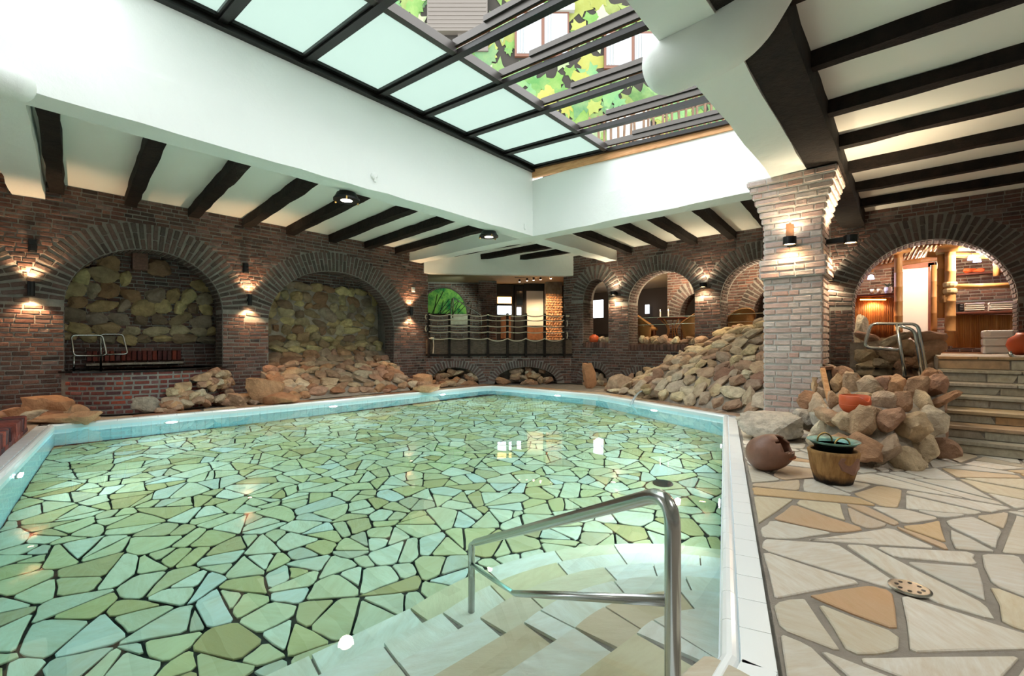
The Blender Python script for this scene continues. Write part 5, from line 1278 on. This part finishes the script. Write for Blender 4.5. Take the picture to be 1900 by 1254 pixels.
p = at_m(1102, 632, 12.1); g = G(); g.lathe([(.06, 0), (.12, .03), (.15, .12), (.13, .2), (.06, .235), (.055, .25), (.02, .24)], (12.1, p.y, 1.27), 24); g.make('clay_pot', 'terracotta', smooth=True, label='round terracotta pot on the sill of the narrow arch', cat='pot')
pcs = [bpiece(Vector((Rw - .01, 4.2 + .095 * i, 1.14)), Z_, -X_, .16, .08, .09, Y_) for i in range(20)] + [bpiece(Vector((Rw - .01, 6.75 + .095 * i, 1.2)), Z_, -X_, .16, .08, .09, Y_) for i in range(9)]
emit(wr, 'sill_brick', pcs, 'brick', 40)

# ================================================================== BAR behind the big arch
def bm_(u, v, m=13.2): return at_m(u, v, m)
def bamboo(parent, a, b, r, mt='bamboo', name='pole', knots=True):
    a, b = Vector(a), Vector(b); L = (b - a).length; n = max(2, int(L / .3)); P_, R_ = [], []
    for k in range(n + 1):
        t = k / n
        for dt, f in (((-.012, 1), (0, 1.1), (.012, 1)) if 0 < k < n and knots else ((0, 1),)): P_.append(a.lerp(b, min(1, max(0, t + dt / L)))); R_.append(r * f)
    g = G(); g.tube(P_, R_, 10); o = g.make(name, mt, smooth=True); return under(o, parent)
bar = empty('bamboo_bar', (13.2, -.3, FL), 'bamboo bar hut with posts, roof poles and slatted counter inside the arch', 'bar')
def cap_wrap(u, v, m, r, h=.1):
    p = bm_(u, v, m); g = G(); g.lathe([(r, -h / 2), (r * 1.12, -h / 4), (r * 1.12, h / 4), (r, h / 2)], p, 12); under(g.make('lashing', 'raffia'), bar)
for u, v0, v1, m, r in ((1667, 452, 640, 13.3, .075), (1747, 468, 590, 13.1, .07), (1763, 448, 642, 13.0, .085), (1733, 492, 640, 13.5, .055), (1616, 470, 505, 13.4, .05), (1849, 470, 512, 13.2, .05)):
    bamboo(bar, bm_(u, v1, m), bm_(u, v0, m), r, name='post')
for u, v, m, r in ((1763, 455, 13.0, .1), (1763, 528, 13.0, .1), (1763, 540, 13.0, .1), (1747, 468, 13.1, .085), (1667, 462, 13.3, .09)): cap_wrap(u, v, m, r)
for (u0, v0), (u1, v1), m, r in (((1600, 476), (1690, 462), 13.2, .07), ((1620, 460), (1745, 446), 13.4, .07), ((1740, 462), (1858, 456), 12.9, .07), ((1720, 472), (1870, 476), 13.2, .06), ((1765, 532), (1885, 529), 13.0, .055), ((1605, 500), (1745, 477), 13.9, .06), ((1690, 452), (1850, 446), 13.5, .06)):
    bamboo(bar, bm_(u0, v0, m), bm_(u1, v1, m), r, name='roof_pole')
for k in range(16):
    a = bm_(1622 + k * 8, 497 - k * 1.2, 14.4); b = bm_(1640 + k * 8, 452, 13.2); bamboo(bar, a, b, .022, 'bamboo_dark', 'roof_slat', False)
# slatted counters
def slats(parent, u0, u1, v0, v1, m, r, n, mt):
    for k in range(n):
        u = u0 + (u1 - u0) * (k + .5) / n; bamboo(parent, bm_(u, v1, m), bm_(u, v0, m), r, mt, 'slat', False)
slats(bar, 1586, 1664, 552, 640, 13.5, .025, 22, 'bamboo_dark')
a, b = bm_(1580, 550, 13.45), bm_(1664, 546, 13.45); g = G(); g.obox((a + b) / 2 + X_ * .15, Y_ * (a - b).length, X_ * .5, Z_ * .05); under(g.make('counter_top', 'wood_red', bevel=.008), bar)
a, b = bm_(1596, 556, 13.36), bm_(1644, 556, 13.36); g = G(); g.bar(a, b, .02, .02); under(g.make('strip_light', 'strip_warm'), bar)
spot(bar, (a + b) / 2 + X_ * -.02 - Z_ * .02, (.35, 0, -1), 26, (1, .55, .25), 2.4, .8)
ct = empty('towel_counter', bm_(1825, 645, 13.2), 'slatted bamboo counter with dark wooden top carrying the towels', 'counter')
slats(ct, 1768, 1882, 584, 645, 13.2, .023, 26, 'bamboo')
a, b = bm_(1766, 580, 13.1), bm_(1890, 580, 13.1); g = G(); g.obox((a + b) / 2 + X_ * .2, Y_ * (a - b).length, X_ * .55, Z_ * .045); under(g.make('counter_top', 'wood_red', bevel=.008), ct)
g = G(); a, b = bm_(1768, 560, 13.9), bm_(1888, 556, 13.9); g.obox((a + b) / 2, Y_ * (a - b).length, X_ * .3, Z_ * .03); under(g.make('steel_shelf', 'steel'), ct)
zt = bm_(1800, 577.5, 13.1).z + .005
for q, (u0, u1, lab) in enumerate(((1791, 1826, 'stack next to the bamboo post'), (1837, 1880, 'stack at the right end of the counter'))):
    for k in range(4):
        a, b = bm_(u0 + random.uniform(-1, 1), 575, 13.15), bm_(u1 + random.uniform(-1, 1), 575, 13.15); g = G(); c = (a + b) / 2; c.z = zt + .042 * k + .021; c.x = 13.28; L = abs(a.y - b.y)
        vs = []; 
        for yy in (-.5, .5):
            for j in range(10): t = 2 * math.pi * j / 10; vs.append(c + Y_ * L * yy + X_ * .17 * math.copysign(abs(math.cos(t)) ** .4, math.cos(t)) + Z_ * .0205 * math.copysign(abs(math.sin(t)) ** .6, math.sin(t)))
        g.add(vs, [tuple(range(10))[::-1], tuple(range(10, 20))] + [(j, (j + 1) % 10, 10 + (j + 1) % 10, 10 + j) for j in range(10)])
        pos = ('bottom', 'second', 'third', 'top')[k]; g.make('folded_towel', 'towel_white', smooth=False, label=f'folded white towel, {pos} of the {lab}', cat='towel', group='folded towels on the bar counter')
bk = brick_wall('wall_bar_back', (15.6, 0, 0), (0, 1, 0), (-1, 0, 0), -3.2, 1.25, FL, 3.5, [], limit=120)
g = G(); p = bm_(1697, 640, 15.4); 
wdoor = empty('bar_door', (15.45, p.y, FL), 'plain white door in a reddish frame behind the bamboo posts', 'door')
a, b = bm_(1672, 500, 15.45), bm_(1723, 500, 15.45); ym, L, zt_ = (a.y + b.y) / 2, abs(a.y - b.y), a.z
g = G(); g.box((15.45, ym - L / 2, FL), (15.52, ym + L / 2, zt_)); under(g.make('leaf', 'door_white'), wdoor)
for s in (-1, 1): g = G(); g.box((15.4, ym + s * (L / 2 + .05) - .06, FL), (15.56, ym + s * (L / 2 + .05) + .06, zt_ + .1)); under(g.make('jamb', 'wood_red'), wdoor)
g = G(); g.box((15.4, ym - L / 2 - .1, zt_), (15.56, ym + L / 2 + .1, zt_ + .12)); under(g.make('head', 'wood_red'), wdoor)
def bell(u, v, m, lab):
    p = bm_(u, v, m); e = empty('bell_lamp', p, lab, 'lamp', 'little violet bell lamps'); g = G(); g.lathe([(.02, .1), (.05, .08), (.065, 0), (.06, 0), (.045, .07)], p, 14); under(g.make('shade', 'lamp_blue'), e)
    g = G(); g.tube([p + Z_ * .1, p + Z_ * .35], .006, 6); under(g.make('cord', 'black_metal'), e); point(e, p - Z_ * .06, 5, (.6, .6, 1), .04)
bell(1803, 482, 13.1, 'violet bell lamp hanging over the towels, nearer the post'); bell(1813, 486, 13.6, 'violet bell lamp hanging behind its neighbour over the towels'); bell(1616, 518, 13.4, 'violet bell lamp hanging over the left bar counter')
for u, lab in ((1618, 'small pale cup on the bar counter, under the bell lamp'), (1631, 'small pale cup on the bar counter, beside the bamboo post')):
    p = bm_(u, 546, 13.5); g = G(); g.lathe([(.03, 0), (.045, .12), (.04, .12), (.028, .01)], Vector((p.x, p.y, bm_(1620, 548, 13.45).z + .03)), 14); g.make('cup', 'towel_cream', smooth=True, label=lab, cat='cup', group='cups on the bar counter')
p = bm_(1648, 546, 13.5); e = empty('flower_pot', Vector((p.x, p.y, bm_(1620, 548, 13.45).z + .03)), 'white pot with dark foliage on the bar counter', 'pot plant'); g = G(); g.lathe([(.05, 0), (.075, .06), (.07, .14), (.06, .14)], e.location, 16); under(g.make('pot', 'chalk'), e)
for k in range(14): a = k * .9; o = link('leaf', lf, 'leaf_plant'); R = Matrix.Rotation(a, 3, 'Z') @ Matrix.Rotation(.7, 3, 'X'); o.matrix_basis = frame(e.location + Z_ * .14, R @ X_, R @ Y_, R @ Z_); under(o, e)
g = G(); a, b = bm_(1775, 508, 15.2), bm_(1888, 506, 15.2); g.obox((a + b) / 2, Y_ * (a - b).length, X_ * .3, Z_ * .04); g.make('wall_shelf', 'wood_red', label='reddish wall shelf above the towel counter', cat='shelf')
for k, (u, lab) in enumerate(((1799, 'orange bread-like lump on the wall shelf, first from the post'), (1818, 'orange bread-like lump on the wall shelf, last from the post'))):
    p = bm_(u, 502, 15.1); g = G(); o = link('shelf_ornament', ROCKS[k + 3], None, label=lab, cat='ornament', group='orange ornaments on the shelf'); o.material_slots[0].link = 'OBJECT' if o.material_slots else 'DATA'
    if o.material_slots: o.material_slots[0].material = MATS['terracotta']
    else: o.data.materials.append(MATS['terracotta'])
    o.matrix_basis = frame(Vector((15.1, p.y, p.z + .0)), Y_ * .12, X_ * .08, Z_ * .06)
p = bm_(1751, 555, 13.0); g = G(); g.lathe([(.07, -.07), (.085, .0), (.09, .07), (.08, .07), (.07, -.05)], p, 18); g.make('basket', 'wicker', label='small wicker basket hung between the two bamboo posts', cat='basket')
for k in range(3):
    p = bm_(1772 + 3 * k, 572, 13.2); g = G(); g.box((13.15, p.y - .012, zt), (13.33, p.y + .012, zt + .16)); g.box((13.16, p.y - .009, zt + .004), (13.335, p.y + .009, zt + .156)); g.make('book', ('vinyl_white', 'shutter_grey', 'dark_frame')[k], label=('white', 'grey', 'black')[k] + ' thin book standing by the bamboo post on the towel counter', cat='book', group='books on the towel counter')
p0, p1 = bm_(1780, 575, 13.25), bm_(1789, 560, 13.25); g = G(); g.obox(Vector((13.3, (p0.y + p1.y) / 2, zt + .09)), Y_ * abs(p0.y - p1.y), X_ * .015, Z_ * .17); sgn = g.make('chalk_board', 'black_metal', label='little black price board between the books and the towels', cat='sign')
for k in range(4): q = G(); q.obox(Vector((13.291, (p0.y + p1.y) / 2, zt + .15 - .035 * k)), Y_ * abs(p0.y - p1.y) * (.7 if k else .5), X_ * .004, Z_ * .006); q.make('chalk_line', 'chalk', sgn)
# white quilted cube on the landing
a, b = at_m(1821, 640, 12.6), at_m(1879, 640, 12.6); cub = empty('laundry_cube', Vector((12.6, (a.y + b.y) / 2, FL)), 'white quilted cube standing on the landing in front of the towel counter', 'storage cube')
L = abs(a.y - b.y); hh = (640 - 596) / F * 8.6
for k in range(3): g = G(); g.box((12.35, cub.location.y - L / 2, FL + hh * k / 3 + .004), (12.75, cub.location.y + L / 2, FL + hh * (k + 1) / 3)); under(g.make('quilted_band', 'vinyl_white', bevel=.03), cub)
g = G(); g.lathe([(.05, 0), (.05, .01)], Vector((12.35, cub.location.y + .15, FL + hh * .85)), 14, (-1, 0, 0)); under(g.make('emblem', 'chalk'), cub)
c = at_m(1897, 645, 11.6); g = G(); g.lathe([(.08, 0), (.16, .06), (.2, .17), (.17, .28), (.09, .34), (.07, .38), (.06, .37)], Vector((11.6, c.y, FL)), 28); g.make('terracotta_jar', 'terracotta', smooth=True, label='round orange terracotta jar on the landing at the right picture edge', cat='jar')
e = empty('bar_fill_lamp', (14.3, -.2, 3.4), 'small warm ceiling lamp added to light the bamboo bar', 'lamp'); g = G(); g.lathe([(.05, .1), (.08, 0), (.07, -.01)], (14.3, -.2, 3.4), 16); under(g.make('shade', 'black_metal'), e); g = G(); g.lathe([(.065, -.006), (.01, -.012)], (14.3, -.2, 3.4), 16); under(g.make('lens', 'lamp_warm'), e); point(e, (14.3, -.2, 3.2), 120, (1, .72, .45), .1)  # lamp added to brighten the bar interior
e = empty('bar_fill_lamp', (12.72, -1.05, 3.05), 'small warm ceiling lamp added out of view over the towel counter', 'lamp'); g = G(); g.lathe([(.05, .1), (.08, 0), (.07, -.01)], (12.72, -1.05, 3.05), 16); under(g.make('shade', 'black_metal'), e); g = G(); g.lathe([(.065, -.006), (.01, -.012)], (12.72, -1.05, 3.05), 16); under(g.make('lens', 'lamp_warm'), e); g = G(); g.tube([(12.72, -1.05, 3.14), (12.72, -1.05, 3.56)], .008, 6); under(g.make('cord', 'black_metal'), e); point(e, (12.72, -1.05, 2.95), 75, (1, .8, .58), .1)  # lamp added, hidden above the arch, to light towels and counter
